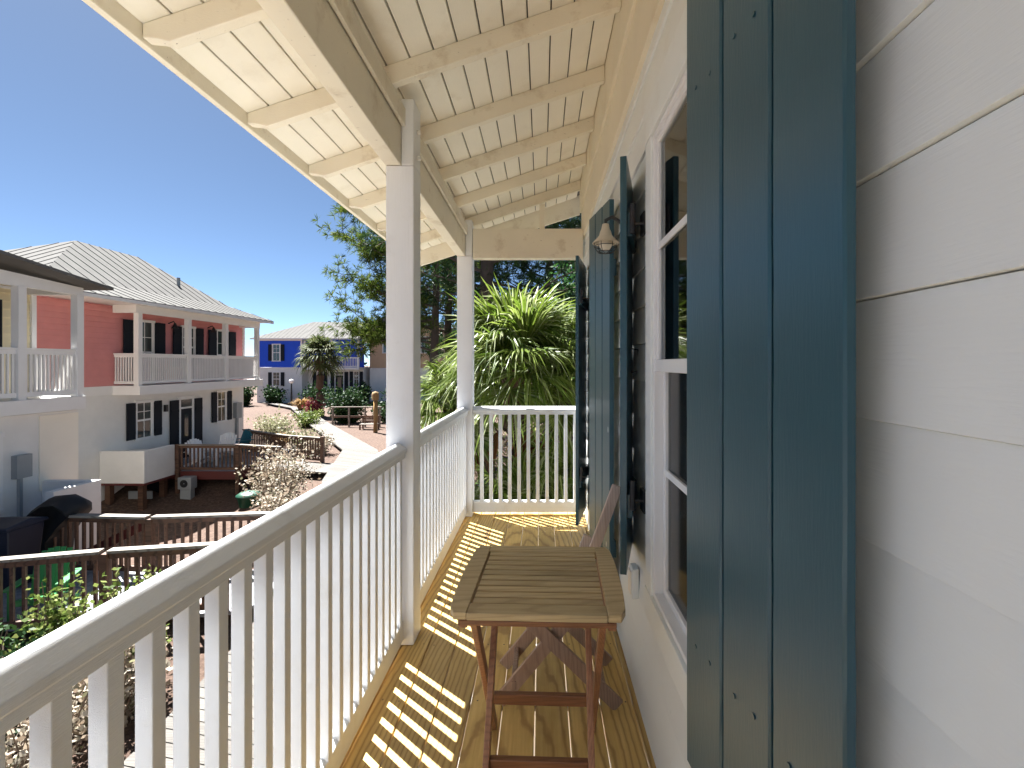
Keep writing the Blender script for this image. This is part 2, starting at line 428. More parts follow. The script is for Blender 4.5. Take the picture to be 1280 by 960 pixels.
# ---------------------------------------------------------------- ground and boardwalk
GZ, WZ = -2.6, -2.25
def gz(x, y):
    """ground height: a hollow in front of the pink house, gently uneven elsewhere"""
    q = ((x + 11.2) / 4.0) ** 2 + ((y - 13.4) / 4.2) ** 2
    dip = 0.85 * max(0.0, 1 - q * q) if q < 1 else 0.0
    return GZ + 0.12 - dip + 0.05 * math.sin(x * 0.9) * math.cos(y * 0.7)
mb = MB()
ax = sorted(set([-900, -300, -120, -70, -50] + [-40 + 0.8 * i for i in range(65)] + [14, 20, 40, 90, 300, 900]))
ay = sorted(set([-900, -300, -90, -40, -20, -10] + [-6 + 0.8 * i for i in range(70)] + [55, 70, 90, 130, 300, 900]))
for yv in ay:
    for xv in ax: mb.v.append((xv, yv, gz(xv, yv)))
nx_ = len(ax)
for j in range(len(ay) - 1):
    for i in range(nx_ - 1):
        mb.f.append((j * nx_ + i, j * nx_ + i + 1, (j + 1) * nx_ + i + 1, (j + 1) * nx_ + i))
struct(mb.build('ground', 'mulch', None, 0, True))

mb = MB(); n_ = 40
for j in range(n_ + 1):
    yv = -8 + 17.5 * j / n_
    for xv in (-1.98 + 0.08 * math.sin(yv * 1.7), -0.9, 0.2, 1.2): mb.v.append((xv, yv, gz(xv, yv) + 0.03))
for j in range(n_):
    for i in range(3): mb.f.append((j * 4 + i, j * 4 + i + 1, j * 4 + i + 5, j * 4 + i + 4))
struct(mb.build('sand_bounce_strip', 'sand', None, 0, True))  # pale strip under the porch, added to bounce sunlight up to the ceiling

def plank_path(left, right, z, width=0.14, gap=0.012, th=0.05):
    mb = MB()
    def resample(pl, n):
        L = [0]
        for a, b in zip(pl, pl[1:]): L.append(L[-1] + (V(b) - V(a)).length)
        out = []
        for i in range(n + 1):
            t = L[-1] * i / n
            k = max(j for j in range(len(L) - 1) if L[j] <= t + 1e-9)
            s = (t - L[k]) / max(1e-9, L[k + 1] - L[k])
            out.append(V(pl[k]).lerp(V(pl[k + 1]), s))
        return out, L[-1]
    Lm = max(sum((V(b) - V(a)).length for a, b in zip(p, p[1:])) for p in (left, right))
    n = int(Lm / (width + gap))
    l, _ = resample(left, n); r, _ = resample(right, n)
    g = gap / (width + gap)
    for i in range(n):
        a, b = l[i], l[i + 1].lerp(l[i], g); c, d = r[i], r[i + 1].lerp(r[i], g)
        mb.add([(a.x, a.y, z - th), (c.x, c.y, z - th), (d.x, d.y, z - th), (b.x, b.y, z - th),
                (a.x, a.y, z), (c.x, c.y, z), (d.x, d.y, z), (b.x, b.y, z)],
               [(0, 3, 2, 1), (4, 5, 6, 7), (0, 1, 5, 4), (1, 2, 6, 5), (2, 3, 7, 6), (3, 0, 4, 7)])
    return mb
mb = plank_path([(-3.9, -4), (-3.85, 4.6), (-4.0, 6.3), (-4.7, 10), (-6.9, 15.0), (-8.5, 20.4), (-15.4, 31), (-21, 40), (-27, 46)],
                [(-2.0, -4), (-2.0, 4.6), (-2.2, 6.6), (-2.9, 10.5), (-5.0, 15.2), (-7.0, 20.4), (-13.3, 29.8), (-18.4, 37.8), (-24, 44)], WZ)
struct(mb.build('boardwalk', 'boards'))
mb = plank_path([(-10.6, 16.9), (-6.7, 16.0)], [(-10.2, 18.3), (-6.8, 17.4)], WZ - 0.004)
struct(mb.build('deck_ramp_path', 'boards'))

# ---------------------------------------------------------------- porch deck
mb = MB()
for k in range(-5, 5):
    x0 = -0.159 + 0.135 * k
    x0c = max(x0, -0.80); x1c = min(x0 + 0.1295, 0.405)
    cuts = [-1.8, [-0.2, 1.1, 0.4][k % 3], 4.60]
    for a, b in zip(cuts, cuts[1:]):
        mb.box(x0c, x1c, a + 0.002, b - 0.002, -0.028, 0.0)
struct(mb.build('porch_deck', 'deck', None, 0.003))
mb = MB(); rg = random.Random(4)
for k in range(-4, 4):
    for j in range(-3, 12):
        for q in (0.028, 0.102):
            sx, sy = -0.159 + 0.135 * k + q + rg.uniform(-0.004, 0.004), 0.40 * j + rg.uniform(-0.008, 0.008)
            mb.add([(sx + 0.0038 * math.cos(a * 1.047), sy + 0.0038 * math.sin(a * 1.047), 0.0006) for a in range(6)], [(0, 1, 2, 3, 4, 5)])
struct(mb.build('deck_screws', 'black_iron'))
mb = MB()
mb.box(-0.84, -0.803, -1.8, 4.64, -0.30, -0.004)
mb.box(-0.803, 0.42, 4.604, 4.64, -0.30, -0.004)
for k in range(-4, 12):
    mb.box(-0.80, 0.42, 0.40 * k - 0.02, 0.40 * k + 0.02, -0.22, -0.030)
struct(mb.build('deck_framing', 'white'))

# ---------------------------------------------------------------- own house: wall, window, door, shutters
WX = 0.40
house = thing('beach_house', 'cream clapboard house wall with teal shutters along the right of the porch', 'house', (0.45, 1.5, -2.6))
WIN = (0.86, 1.75, 0.50, 2.35)     # outer casing y0,y1,z0,z1
DOOR = (2.74, 3.76, 0.0, 2.36)
def clipped(y0, y1, z0, z1):
    segs = [(y0, y1)]
    for (a, b, c, d) in (WIN, DOOR):
        if z0 + 0.02 < d and z1 - 0.02 > c:
            new = []
            for s, e in segs:
                if s < a: new.append((s, min(e, a)))
                if e > b: new.append((max(s, b), e))
            segs = [q for q in new if q[1] - q[0] > 0.005]
    return segs
mb = MB(); P = 0.1495
for k in range(-9, 9):
    z0 = 1.342 + P * k; z1 = z0 + P
    for a, b in clipped(-3.0, 4.56, z0, z1):
        joints = [a] + [j for j in ((-1.2 + 0.37 * (k % 5)), ) if a < j < b] + [b]
        for s, e in zip(joints, joints[1:]):
            mb.prism([(WX, z0), (WX + 0.0095, z1 - 0.0016), (WX + 0.02, z1 - 0.0016), (WX + 0.02, z0)], s + 0.0006, e - 0.0006, 'y')
rg = random.Random(9)
for k in range(-9, 9):
    z0 = 1.342 + P * k
    for a, b in clipped(-1.0, 4.56, z0, z0 + P):
        y = a + 0.05 + rg.uniform(0, 0.1)
        while y < b - 0.02:
            zz = z0 + 0.026 + rg.uniform(-0.003, 0.003); xx = WX + 0.0095 * 0.026 / P
            mb.tube([(xx + 0.001, y, zz), (xx - 0.0009, y, zz)], 0.0036, 8); y += 0.406 + rg.uniform(-0.015, 0.015)
siding = mb.build('siding', 'siding', house, 0.0012)
mb = MB()       # wall behind the siding, with the window hole; the rest of the house as a shell
oy0, oy1, oz0, oz1 = 0.95, 1.66, 0.60, 2.22
X0, X1 = WX + 0.021, WX + 0.16
mb.box(X0, X1, -3.0, oy0, -2.6, 3.3); mb.box(X0, X1, oy1, 4.60, -2.6, 3.3)
mb.box(X0, X1, oy0, oy1, -2.6, oz0); mb.box(X0, X1, oy0, oy1, oz1, 3.3)
mb.box(X1 + 0.001, 7.0, 4.45, 4.60, -2.6, 3.3); mb.box(X1 + 0.001, 7.0, -3.0, -2.85, -2.6, 3.3)
mb.box(7.001, 7.1, -3.0, 4.6, -2.6, 3.3); mb.box(X1 + 0.001, 7.0, -2.849, 4.449, -0.1, -0.02); mb.box(X1 + 0.001, 7.0, -2.849, 4.449, 3.2, 3.3)
mb.build('wall', 'room', house)
mb = MB(); mb.box(X0 - 0.03, X0 - 0.001, -3.0, 4.6, -2.6, -0.31); mb.build('lower_wall', 'stucco', house)
MB().box(WX - 0.014, WX + 0.02, 4.565, 4.66, -2.6, 2.60).build('corner_board', 'siding', house, 0.002)
MB().prism([(WX - 0.032, 2.87), (WX - 0.032, 3.17), (WX + 0.02, 3.17), (WX + 0.02, 2.87)], -3, 4.62, 'y').build('ledger_board', 'frieze', house, 0.003)
MB().prism([(WX - 0.016, 2.60), (WX - 0.016, 2.868), (WX + 0.02, 2.868), (WX + 0.02, 2.60)], -3, 4.62, 'y').build('frieze_board', 'frieze', house, 0.003)
mb = MB()
mb.prism([(-0.02 + 0.40, 3.30), (4.0, 4.75), (7.6, 3.30), (7.6, 3.40), (4.0, 4.87), (0.38, 3.42)], -3.3, 4.9, 'y')
mb.build('main_roof', 'roof', house)

# window: casing > frame, sashes, panes, curtain
mb = MB(); c0, c1, z0, z1 = WIN
cx = WX - 0.020
mb.box(cx, X0, c1 - 0.085, c1, z0 + 0.10, z1 - 0.145); mb.box(cx, X0, c0, c0 + 0.085, z0 + 0.10, z1 - 0.145)
mb.box(cx - 0.003, X0, c0 - 0.005, c1 + 0.005, z1 - 0.144, z1); mb.box(cx - 0.003, X0, c0 - 0.005, c1 + 0.005, z0, z0 + 0.099)
win = mb.build('window', 'siding', house, 0.003)
def ring(mb, x0, x1, a, b, c, d, w):
    mb.box(x0, x1, a, a + w, c, d); mb.box(x0, x1, b - w, b, c, d)
    mb.box(x0, x1, a + w, b - w, c, c + w); mb.box(x0, x1, a + w, b - w, d - w, d)
mb = MB(); ring(mb, WX - 0.012, WX + 0.055, c0 + 0.086, c1 - 0.086, z0 + 0.10, z1 - 0.146, 0.018); mb.build('frame', 'vinyl', win, 0.003)
fy0, fy1, fz0, fz1 = c0 + 0.105, c1 - 0.105, z0 + 0.119, z1 - 0.165
mb = MB(); ring(mb, WX - 0.004, WX + 0.016, fy0, fy1, 1.385, fz1, 0.022); mb.build('upper_sash', 'vinyl', win, 0.003)
mb = MB(); ring(mb, WX + 0.018, WX + 0.042, fy0, fy1, fz0, 1.42, 0.026); mb.build('lower_sash', 'vinyl', win, 0.003)
mb = MB(); mb.box(WX - 0.010, WX + 0.017, fy0, fy1, 1.384, 1.425); mb.build('meeting_rail', 'vinyl', win, 0.003)
mb = MB(); mb.box(WX - 0.002, WX + 0.004, fy0 + 0.023, fy1 - 0.023, 1.80, 1.822); mb.build('muntin', 'vinyl', win)
mb = MB(); mb.box(WX + 0.020, WX + 0.028, fy0 + 0.027, fy1 - 0.027, 1.03, 1.052); mb.build('muntin', 'vinyl', win)
MB().box(WX + 0.006, WX + 0.009, fy0 + 0.020, fy1 - 0.020, 1.41, fz1 - 0.020).build('pane', 'glass', win)
MB().box(WX + 0.030, WX + 0.033, fy0 + 0.024, fy1 - 0.024, fz0 + 0.024, 1.39).build('pane', 'screen', win)
mb = MB()
n = 60; pts = []
for i in range(n + 1):
    y = 0.90 + 0.86 * i / n
    pts.append((0.475 + 0.022 * math.sin(i * 0.9) + 0.008 * math.sin(i * 2.3), y))
for i in range(n):
    (xa, ya), (xb, yb) = pts[i], pts[i + 1]
    mb.add([(xa, ya, 0.45), (xb, yb, 0.45), (xb, yb, 2.35), (xa, ya, 2.35)], [(0, 1, 2, 3)])
mb.build('reflection_curtain', 'reflection_curtain', win, 0, True)  # curtain kept pale to carry the reflection missing from the upper pane

# door
mb = MB(); d0, d1, _, dz = DOOR
mb.box(cx, X0, d1 - 0.10, d1, 0.002, dz - 0.14); mb.box(cx, X0, d0, d0 + 0.10, 0.002, dz - 0.14); mb.box(cx - 0.003, X0, d0 - 0.005, d1 + 0.005, dz - 0.139, dz)
door = mb.build('door', 'siding', house, 0.003)
mb = MB()
mb.box(WX + 0.005, WX + 0.02, d0 + 0.102, d1 - 0.102, 0.02, dz - 0.142)
for a, b in ((d0 + 0.104, d0 + 0.22), (d1 - 0.22, d1 - 0.104)): mb.box(WX - 0.006, WX + 0.004, a, b, 0.03, dz - 0.15)
for a, b in ((0.03, 0.28), (0.95, 1.10), (dz - 0.27, dz - 0.15)): mb.box(WX - 0.006, WX + 0.004, d0 + 0.221, d1 - 0.221, a, b)
mb.build('door_leaf', 'vinyl', door, 0.003)
MB().box(WX + 0.0005, WX + 0.004, d0 + 0.222, d1 - 0.222, 1.101, dz - 0.271).build('pane', 'dpane', door)
mb = MB(); mb.tube([(WX - 0.01, d0 + 0.16, 1.0), (WX - 0.06, d0 + 0.16, 1.0)], 0.012, 10); mb.tube([(WX - 0.055, d0 + 0.16, 1.0), (WX - 0.055, d0 + 0.27, 1.0)], 0.01, 10)
mb.build('handle', 'black_iron', door, 0, True)
MB().box(WX - 0.10, WX + 0.0, d0 + 0.02, d1 - 0.02, 0.0, 0.02).build('threshold', 'siding', door, 0.003)

def shutter(A, B, z0, z1, label, nb=3, th=0.024, inner=False):
    """board shutter from hinge edge A to free edge B (x, y); hinge straps, pintles and a pull as sub-parts"""
    A, B = V((A[0], A[1], 0)), V((B[0], B[1], 0)); d = (B - A); W = d.length; d.normalize()
    nrm = V((d.y, -d.x, 0))
    if nrm.x > 0: nrm = -nrm                       # away from the wall
    rng = random.Random(int(A.y * 1000))
    mb = MB(); bw = W / nb
    def P(u, t, z): return A + d * u - nrm * t + V((0, 0, z))
    for i in range(nb):
        u0, u1 = i * bw + (0.0032 if i else 0), (i + 1) * bw - (0.0032 if i < nb - 1 else 0)
        j = rng.uniform(-0.001, 0.001)
        ch = 0.0035; t0 = 0.0 + j
        prof = [(u0 + (ch if i else 0.003), t0), (u1 - (ch if i < nb - 1 else 0.003), t0), (u1, t0 + ch), (u1, th), (u0, th), (u0, t0 + ch)]
        K = 26; base = len(mb.v); m_ = len(prof)
        for k in range(K + 1):
            z = z0 + (z1 - z0) * k / K
            wob = [rng.uniform(-0.0007, 0.0007) for _ in prof]
            for (u, t), w_ in zip(prof, wob): mb.v.append(tuple(P(u + w_, t, z)))
        for k in range(K):
            for q in range(m_):
                a, b = base + k * m_ + q, base + k * m_ + (q + 1) % m_
                mb.f.append((a, b, b + m_, a + m_))
        mb.f.append(tuple(base + q for q in range(m_))); mb.f.append(tuple(base + K * m_ + q for q in range(m_)))
    # groove backing
    c = [P(0.004, th * 0.7, z0 + 0.002), P(W - 0.004, th * 0.7, z0 + 0.002), P(W - 0.004, th * 0.9, z0 + 0.002), P(0.004, th * 0.9, z0 + 0.002)]
    mb.add([tuple(p) for p in c] + [tuple(p + V((0, 0, z1 - z0 - 0.004))) for p in c], [(0, 3, 2, 1), (4, 5, 6, 7), (0, 1, 5, 4), (1, 2, 6, 5), (2, 3, 7, 6), (3, 0, 4, 7)])
    for i in range(nb):
        for f in (0.16, 0.84):
            for q in (0.3, 0.7):
                c_ = P((i + q) * bw, -0.0004, z0 + (z1 - z0) * f + rng.uniform(-0.006, 0.006))
                mb.tube([c_, c_ + nrm * 0.0012], 0.0042, 8)
    sh = mb.build('shutter', 'teal', house)
    sh['label'] = label
    # battens on the wall side
    for f in (0.16, 0.84):
        z = z0 + (z1 - z0) * f
        MB().bar(P(0.02, th + 0.010, z), P(W - 0.02, th + 0.010, z), 0.020, 0.09, nrm).build('batten', 'teal', sh, 0.002)
    for f in (0.19, 0.85):
        z = z0 + (z1 - z0) * (1 - f if f < 0.5 else f)
        z = z0 + (z1 - z0) * f
        mb = MB()
        piv = P(0.006, th + 0.022, z)
        mb.tube([piv - V((0, 0, 0.055)), piv + V((0, 0, 0.055))], 0.011, 10)
        mb.bar(piv, P(W * 0.55, th + 0.022, z), 0.005, 0.032, nrm)
        mb.tube([piv - V((0, 0, 0.02)), V((WX - 0.012, piv.y + (-0.01 if d.y > 0 else 0.01), z - 0.02))], 0.006, 8)
        mb.box(WX - 0.024, WX - 0.012, piv.y - 0.035 , piv.y + 0.035, z - 0.06, z + 0.02)
        mb.build('hinge', 'black_iron', sh, 0, False)
    mb = MB(); zc = (z0 + z1) / 2 + 0.02; u = W * 0.70
    pts = [P(u, th + 0.001, zc - 0.05), P(u, th + 0.03, zc - 0.045), P(u, th + 0.03, zc + 0.045), P(u, th + 0.001, zc + 0.05)]
    mb.tube(pts, 0.004, 6); mb.build('handle', 'black_iron', sh)
    mb = MB(); e = P(W, th, z0 + 0.16)
    mb.tube([(WX + 0.005, e.y - (0.02 if d.y < 0 else -0.02), e.z), (e.x - 0.01, e.y - (0.02 if d.y < 0 else -0.02), e.z)], 0.006, 8)
    mb.bar((e.x - 0.012, e.y - (0.02 if d.y < 0 else -0.02), e.z - 0.05), (e.x - 0.012, e.y - (0.02 if d.y < 0 else -0.02), e.z + 0.03), 0.012, 0.014)
    mb.build('holdback', 'black_iron', sh)
    return sh
shutter((0.290, 0.957), (0.345, 0.545), 0.62, 2.19, 'nearest teal board shutter on the near side of the window', th=0.015)
shutter((0.295, 1.795), (0.382, 2.13), 0.62, 2.19, 'teal shutter seen edge on at the far side of the window')
shutter((0.281, 2.82), (0.350, 2.46), 0.10, 2.26, 'teal shutter with board face visible behind the wall lamp')
shutter((0.262, 3.70), (0.372, 4.20), 0.16, 2.25, 'farthest teal shutter seen edge on near the porch end rail')

# ---------------------------------------------------------------- porch roof
proof = thing('porch_roof', 'sloped porch roof of cream boards on exposed rafters and beam', 'porch roof', (-0.45, 1.5, 2.4))
def zb(x): return 2.69 + 0.34 * (x + 0.70)
R0 = 2.21; RS = 0.575
mb = MB()
mb.prism([(-1.26, zb(-1.26)), (0.366, zb(0.366)), (0.366, zb(0.366) + 0.092), (-1.350, zb(-1.350) + 0.092), (-1.350, zb(-1.350) + 0.045), (-1.30, zb(-1.30) + 0.024)], R0 - 0.021, R0 + 0.021, 'y')
rf = mb.build('rafter', 'rafter', proof, 0.004)
for k in range(-7, 5):
    if k == 0: continue
    dup(rf, proof, (0, RS * k, 0))
mb = MB(); k = 0; x = 0.364
while x > -1.34:
    a = max(x - 0.1015, -1.351)
    mb.prism([(a, zb(a) + 0.093), (x, zb(x) + 0.093), (x, zb(x) + 0.111), (a, zb(a) + 0.111)], -2.0, 4.98, 'y')
    x -= 0.108
mb.build('ceiling_boards', 'ceil', proof, 0.003)
mb = MB(); mb.prism([(-1.405, zb(-1.405) + 0.113), (0.40, zb(0.40) + 0.113), (0.40, zb(0.40) + 0.121), (-1.405, zb(-1.405) + 0.121)], -2.05, 5.02, 'y')
for i in range(16):
    y = -1.9 + 0.45 * i
    mb.prism([(-1.405, zb(-1.405) + 0.122), (0.40, zb(0.40) + 0.122), (0.40, zb(0.40) + 0.145), (-1.405, zb(-1.405) + 0.145)], y - 0.01, y + 0.01, 'y')
mb.build('metal_sheet', 'roof', proof)
MB().prism([(-1.38, 2.50), (-1.352, 2.50), (-1.352, zb(-1.352) + 0.111), (-1.38, zb(-1.38) + 0.111)], -2.0, 4.99, 'y').build('fascia', 'rafter', proof, 0.003)
MB().prism([(-1.38, zb(-1.38) - 0.06), (0.40, zb(0.40) - 0.09), (0.40, zb(0.40) + 0.111), (-1.38, zb(-1.38) + 0.111)], 4.991, 5.018, 'y').build('rake_board', 'rafter', proof, 0.003)
MB().box(-0.785, -0.705, -1.9, 4.99, 2.407, 2.662).build('beam', 'rafter', proof, 0.005)
MB().box(-0.70, -0.682, -1.9, 4.40, 2.60, 2.69).build('beam_trim', 'rafter', proof, 0.003)
MB().box(-0.639, 0.384, 4.425, 4.515, 2.39, 2.665).build('end_beam', 'rafter', proof, 0.005)
MB().box(-0.02, 0.03, 4.44, 4.50, 2.667, 2.90).build('stub_post', 'rafter', proof, 0.003)

# posts
def porch_post(y, label):
    t = thing('porch_post', label, 'post', (-0.71, y + 0.07, 0), 'white porch posts')
    mb = MB(); mb.box(-0.78, -0.64, y, y + 0.14, 0.001, 2.405)
    mb.box(-0.7035, -0.641, y + 0.001, y + 0.139, 2.4055, 2.74)
    mb.build('shaft', 'post', t, 0.006)
    for z in (2.47, 2.60):
        MB().tube([(-0.640, y + 0.07, z), (-0.622, y + 0.07, z)], 0.012, 8).build('bolt', 'white', t)
    return t
porch_post(2.39, 'tall white square post in the middle of the porch railing')
porch_post(4.40, 'white square post at the far corner of the porch')
porch_post(-1.55, 'white square post at the near end of the railing')

# railings
def baluster_run(t, n, first, pitch, axis):
    mb = MB()
    if axis == 'y': mb.box(-0.720, -0.688, first, first + 0.031, 0.12, 0.945)
    else: mb.box(first, first + 0.031, 4.452, 4.484, 0.12, 0.945)
    b = mb.build('baluster', 'rail', t, 0.002)
    for k in range(1, n):
        dup(b, t, (0, pitch * k, 0) if axis == 'y' else (pitch * k, 0, 0))
CAP = [(-0.755, 0.968), (-0.755, 0.997), (-0.716, 1.016), (-0.672, 0.987), (-0.672, 0.968), (-0.681, 0.965), (-0.681, 0.940), (-0.733, 0.940), (-0.733, 0.968)]
BOT = [(-0.735, 0.028), (-0.735, 0.122), (-0.722, 0.136), (-0.705, 0.136), (-0.691, 0.122), (-0.691, 0.028)]
def railing_y(y0, y1, first, n, pitch, label):
    t = thing('porch_railing', label, 'railing', (-0.71, (y0 + y1) / 2, 0), 'white porch railings')
    MB().prism(CAP, y0 + 0.001, y1 - 0.001, 'y').build('top_rail', 'rail', t, 0.003)
    MB().prism(BOT, y0 + 0.001, y1 - 0.001, 'y').build('bottom_rail', 'rail', t, 0.003)
    baluster_run(t, n, first, pitch, 'y')
railing_y(-1.41, 2.39, 0.670 - 0.0872 * 22, 42, 0.0872, 'long white railing in the left foreground with sloped top rail')
railing_y(2.53, 4.40, 2.585, 21, 0.0872, 'white railing between the middle post and the far corner post')
t = thing('porch_railing', 'short white railing across the far end of the porch before the palms', 'railing', (-0.12, 4.47, 0), 'white porch railings')
sw = [(4.47 + (-0.71 - px) * 1.0, pz) for px, pz in CAP]
MB().prism(sw, -0.639, 0.378, 'x').build('top_rail', 'rail', t, 0.003)
MB().prism([(4.47 + (-0.71 - px), pz) for px, pz in BOT], -0.639, 0.378, 'x').build('bottom_rail', 'rail', t, 0.003)
baluster_run(t, 11, -0.575, 0.0872, 'x')

# ---------------------------------------------------------------- wall lamp, outlet
t = thing('wall_lamp', 'small cream cage lamp on the wall before the door shutter', 'lamp', (0.40, 2.28, 2.02))
lc = (0.308, 2.30, 1.985)
mb = MB(); mb.lathe(lc, [(0.016, 0.098), (0.020, 0.075), (0.027, 0.060), (0.030, 0.045), (0.040, 0.032), (0.062, 0.010), (0.064, 0.006), (0.060, 0.006), (0.038, 0.028), (0.026, 0.042)], 24)
mb.build('lamp_shade', 'enamel', t, 0, True)
mb = MB(); mb.lathe(lc, [(0.002, -0.030), (0.018, -0.026), (0.030, -0.010), (0.033, 0.006), (0.026, 0.026), (0.015, 0.045)], 18); mb.build('bulb', 'bulb', t, 0, True)
mb = MB()
for k in range(6):
    a = math.pi * k / 3
    mb.tube([(lc[0] + r * math.cos(a), lc[1] + r * math.sin(a), lc[2] + z) for r, z in ((0.055, 0.008), (0.054, -0.012), (0.040, -0.034), (0.004, -0.044))], 0.0018, 5)
for r, z in ((0.0545, -0.008), (0.038, -0.036)):
    mb.tube([(lc[0] + r * math.cos(a * math.pi / 8), lc[1] + r * math.sin(a * math.pi / 8), lc[2] + z) for a in range(17)], 0.0018, 5, False)
mb.build('cage', 'black_iron', t)
mb = MB(); mb.tube([(lc[0], lc[1], lc[2] + 0.09), (lc[0], lc[1] - 0.005, lc[2] + 0.115), (lc[0] + 0.03, lc[1] - 0.01, lc[2] + 0.13), (WX - 0.02, lc[1] - 0.02, lc[2] + 0.10), (WX, lc[1] - 0.02, lc[2] + 0.085)], 0.009, 8)
mb.tube([(WX - 0.016, lc[1] - 0.02, lc[2] + 0.085), (WX + 0.004, lc[1] - 0.02, lc[2] + 0.085)], 0.045, 16)
mb.build('bracket', 'black_iron', t, 0, True)

t = thing('outlet_cover', 'cream weatherproof outlet cover low on the house wall', 'outlet', (0.395, 2.0, 0.5))
MB().box(0.372, 0.402, 1.965, 2.035, 0.44, 0.565).build('cover', 'siding', t, 0.006)
MB().box(0.366, 0.3718, 1.975, 2.025, 0.455, 0.55).build('lid', 'creampanel', t, 0.004)

# ---------------------------------------------------------------- teak folding table
TC = V((-0.004, 1.576, 0)); TR = rad(-2.2); TZ = 0.715
def tx(p):
    c, s = math.cos(TR), math.sin(TR)
    return V((TC.x + p.x * c - p.y * s, TC.y + p.x * s + p.y * c, p.z))
table = thing('folding_table', 'square slatted teak folding table standing on the porch deck', 'table', (TC.x, TC.y, 0))
H, I = 0.247, 0.196
def bulge(y): return H + 0.012 * (1 - (y / H) ** 2)
mb = MB()
for s in (-1, 1):
    n = 14; outer = [(s * bulge(-H + 2 * H * i / n), -H + 2 * H * i / n) for i in range(n + 1)]
    outer[0] = (s * (H - 0.012), -H); outer[-1] = (s * (H - 0.012), H)
    poly = outer + [(s * (I + 0.002), H), (s * (I + 0.002), -H)]
    if s < 0: poly = poly[::-1]
    mb.prism(poly, TZ - 0.022, TZ, 'z')
mb.prism([(-I - 0.0015, -H - 0.003), (I + 0.0015, -H - 0.003), (I + 0.0015, -I + 0.003), (-I - 0.0015, -I + 0.003)], TZ - 0.022, TZ - 0.0005, 'z')
mb.prism([(-I - 0.0015, I - 0.003), (I + 0.0015, I - 0.003), (I + 0.0015, H + 0.003), (-I - 0.0015, H + 0.003)], TZ - 0.022, TZ - 0.0005, 'z')
mb.build('tabletop_frame', 'teak', table, 0.003, False, tx)
mb = MB(); ns = 10; pitch = (2 * I - 0.006) / ns
for i in range(ns):
    y = -I + 0.003 + pitch * i
    mb.box(-I + 0.005, I - 0.005, y + 0.0042, y + pitch - 0.0042, TZ - 0.018, TZ - 0.002)
mb.build('tabletop_slats', 'teak', table, 0.0015, False, tx)
for s in (-1, 1): MB().box(-0.222, 0.222, s * 0.236 - 0.012, s * 0.236 + 0.012, TZ - 0.038, TZ - 0.0225).build('apron', 'teak_bar', table, 0.003, False, tx)
for s in (-1, 1): MB().box(s * 0.212 - 0.012, s * 0.212 + 0.012, -0.22, 0.22, TZ - 0.06, TZ - 0.0225).build('batten', 'teak_leg', table, 0.003, False, tx)
def tleg(x, ya, yb, name='leg', mat='teak_leg'):
    MB().bar((x, ya, TZ - 0.024), (x, yb, 0.004), 0.020, 0.036, (1, 0, 0)).build(name, mat, table, 0.003, False, tx)
for s in (-1, 1):
    tleg(s * 0.190, -0.19, 0.275)
    tleg(s * 0.160, 0.17, -0.235)
MB().bar((-0.180, 0.125, 0.218), (0.180, 0.125, 0.218), 0.022, 0.038, (0, 1, 0)).build('crossbar', 'teak_bar', table, 0.003, False, tx)
MB().bar((-0.150, -0.118, 0.185), (0.150, -0.118, 0.185), 0.022, 0.040, (0, 1, 0)).build('crossbar', 'teak_bar', table, 0.003, False, tx)

# folding chair behind the table, facing left, its back leaning to the wall
chair = thing('folding_chair', 'weathered wooden folding chair behind the table against the wall', 'chair', (0.08, 2.14, 0))
for y in (1.955, 2.24):
    MB().bar((-0.085, y, 0.395), (0.315, y, 0.012), 0.020, 0.055, (0, 1, 0)).build('leg', 'chair_wood', chair, 0.003)
    yy = y + (0.024 if y < 2.1 else -0.024)
    MB().bar((-0.175, yy, 0.012), (0.150, yy, 0.40), 0.020, 0.055, (0, 1, 0)).build('leg', 'chair_wood', chair, 0.003)
    MB().bar((0.112, yy + (0.022 if y < 2.1 else -0.022), 0.35), ((0.318, yy + 0.022, 0.90) if y < 2.1 else (0.214, yy - 0.022, 0.622)), 0.022, 0.042, (0, 1, 0)).build('back_post', 'old_teak', chair, 0.003)
mb = MB()
for i in range(8):
    x = -0.115 + i * 0.037
    mb.box(x, x + 0.030, 1.945, 2.25, 0.418, 0.434)
mb.box(-0.11, 0.16, 1.979, 1.999, 0.396, 0.417); mb.box(-0.11, 0.16, 2.196, 2.216, 0.396, 0.417)
mb.build('seat', 'chair_wood', chair, 0.002)
mb = MB()
d = V((0.193, 0, 0.55)).normalized()
for i in range(2):
    p = V((0.135, 0, 0.36)) + d * (0.09 + 0.10 * i)
    mb.bar((p.x - 0.012, 1.985, p.z), (p.x - 0.012, 2.21, p.z), 0.012, 0.058, (1, 0, -0.35))
mb.build('backrest', 'old_teak', chair, 0.002)
for p in ((0.255, 0.07), (-0.115, 0.085)):
    MB().bar((p[0], 1.966, p[1]), (p[0], 2.23, p[1]), 0.022, 0.035, (1, 0, 0)).build('crossbar', 'chair_wood', chair, 0.003)

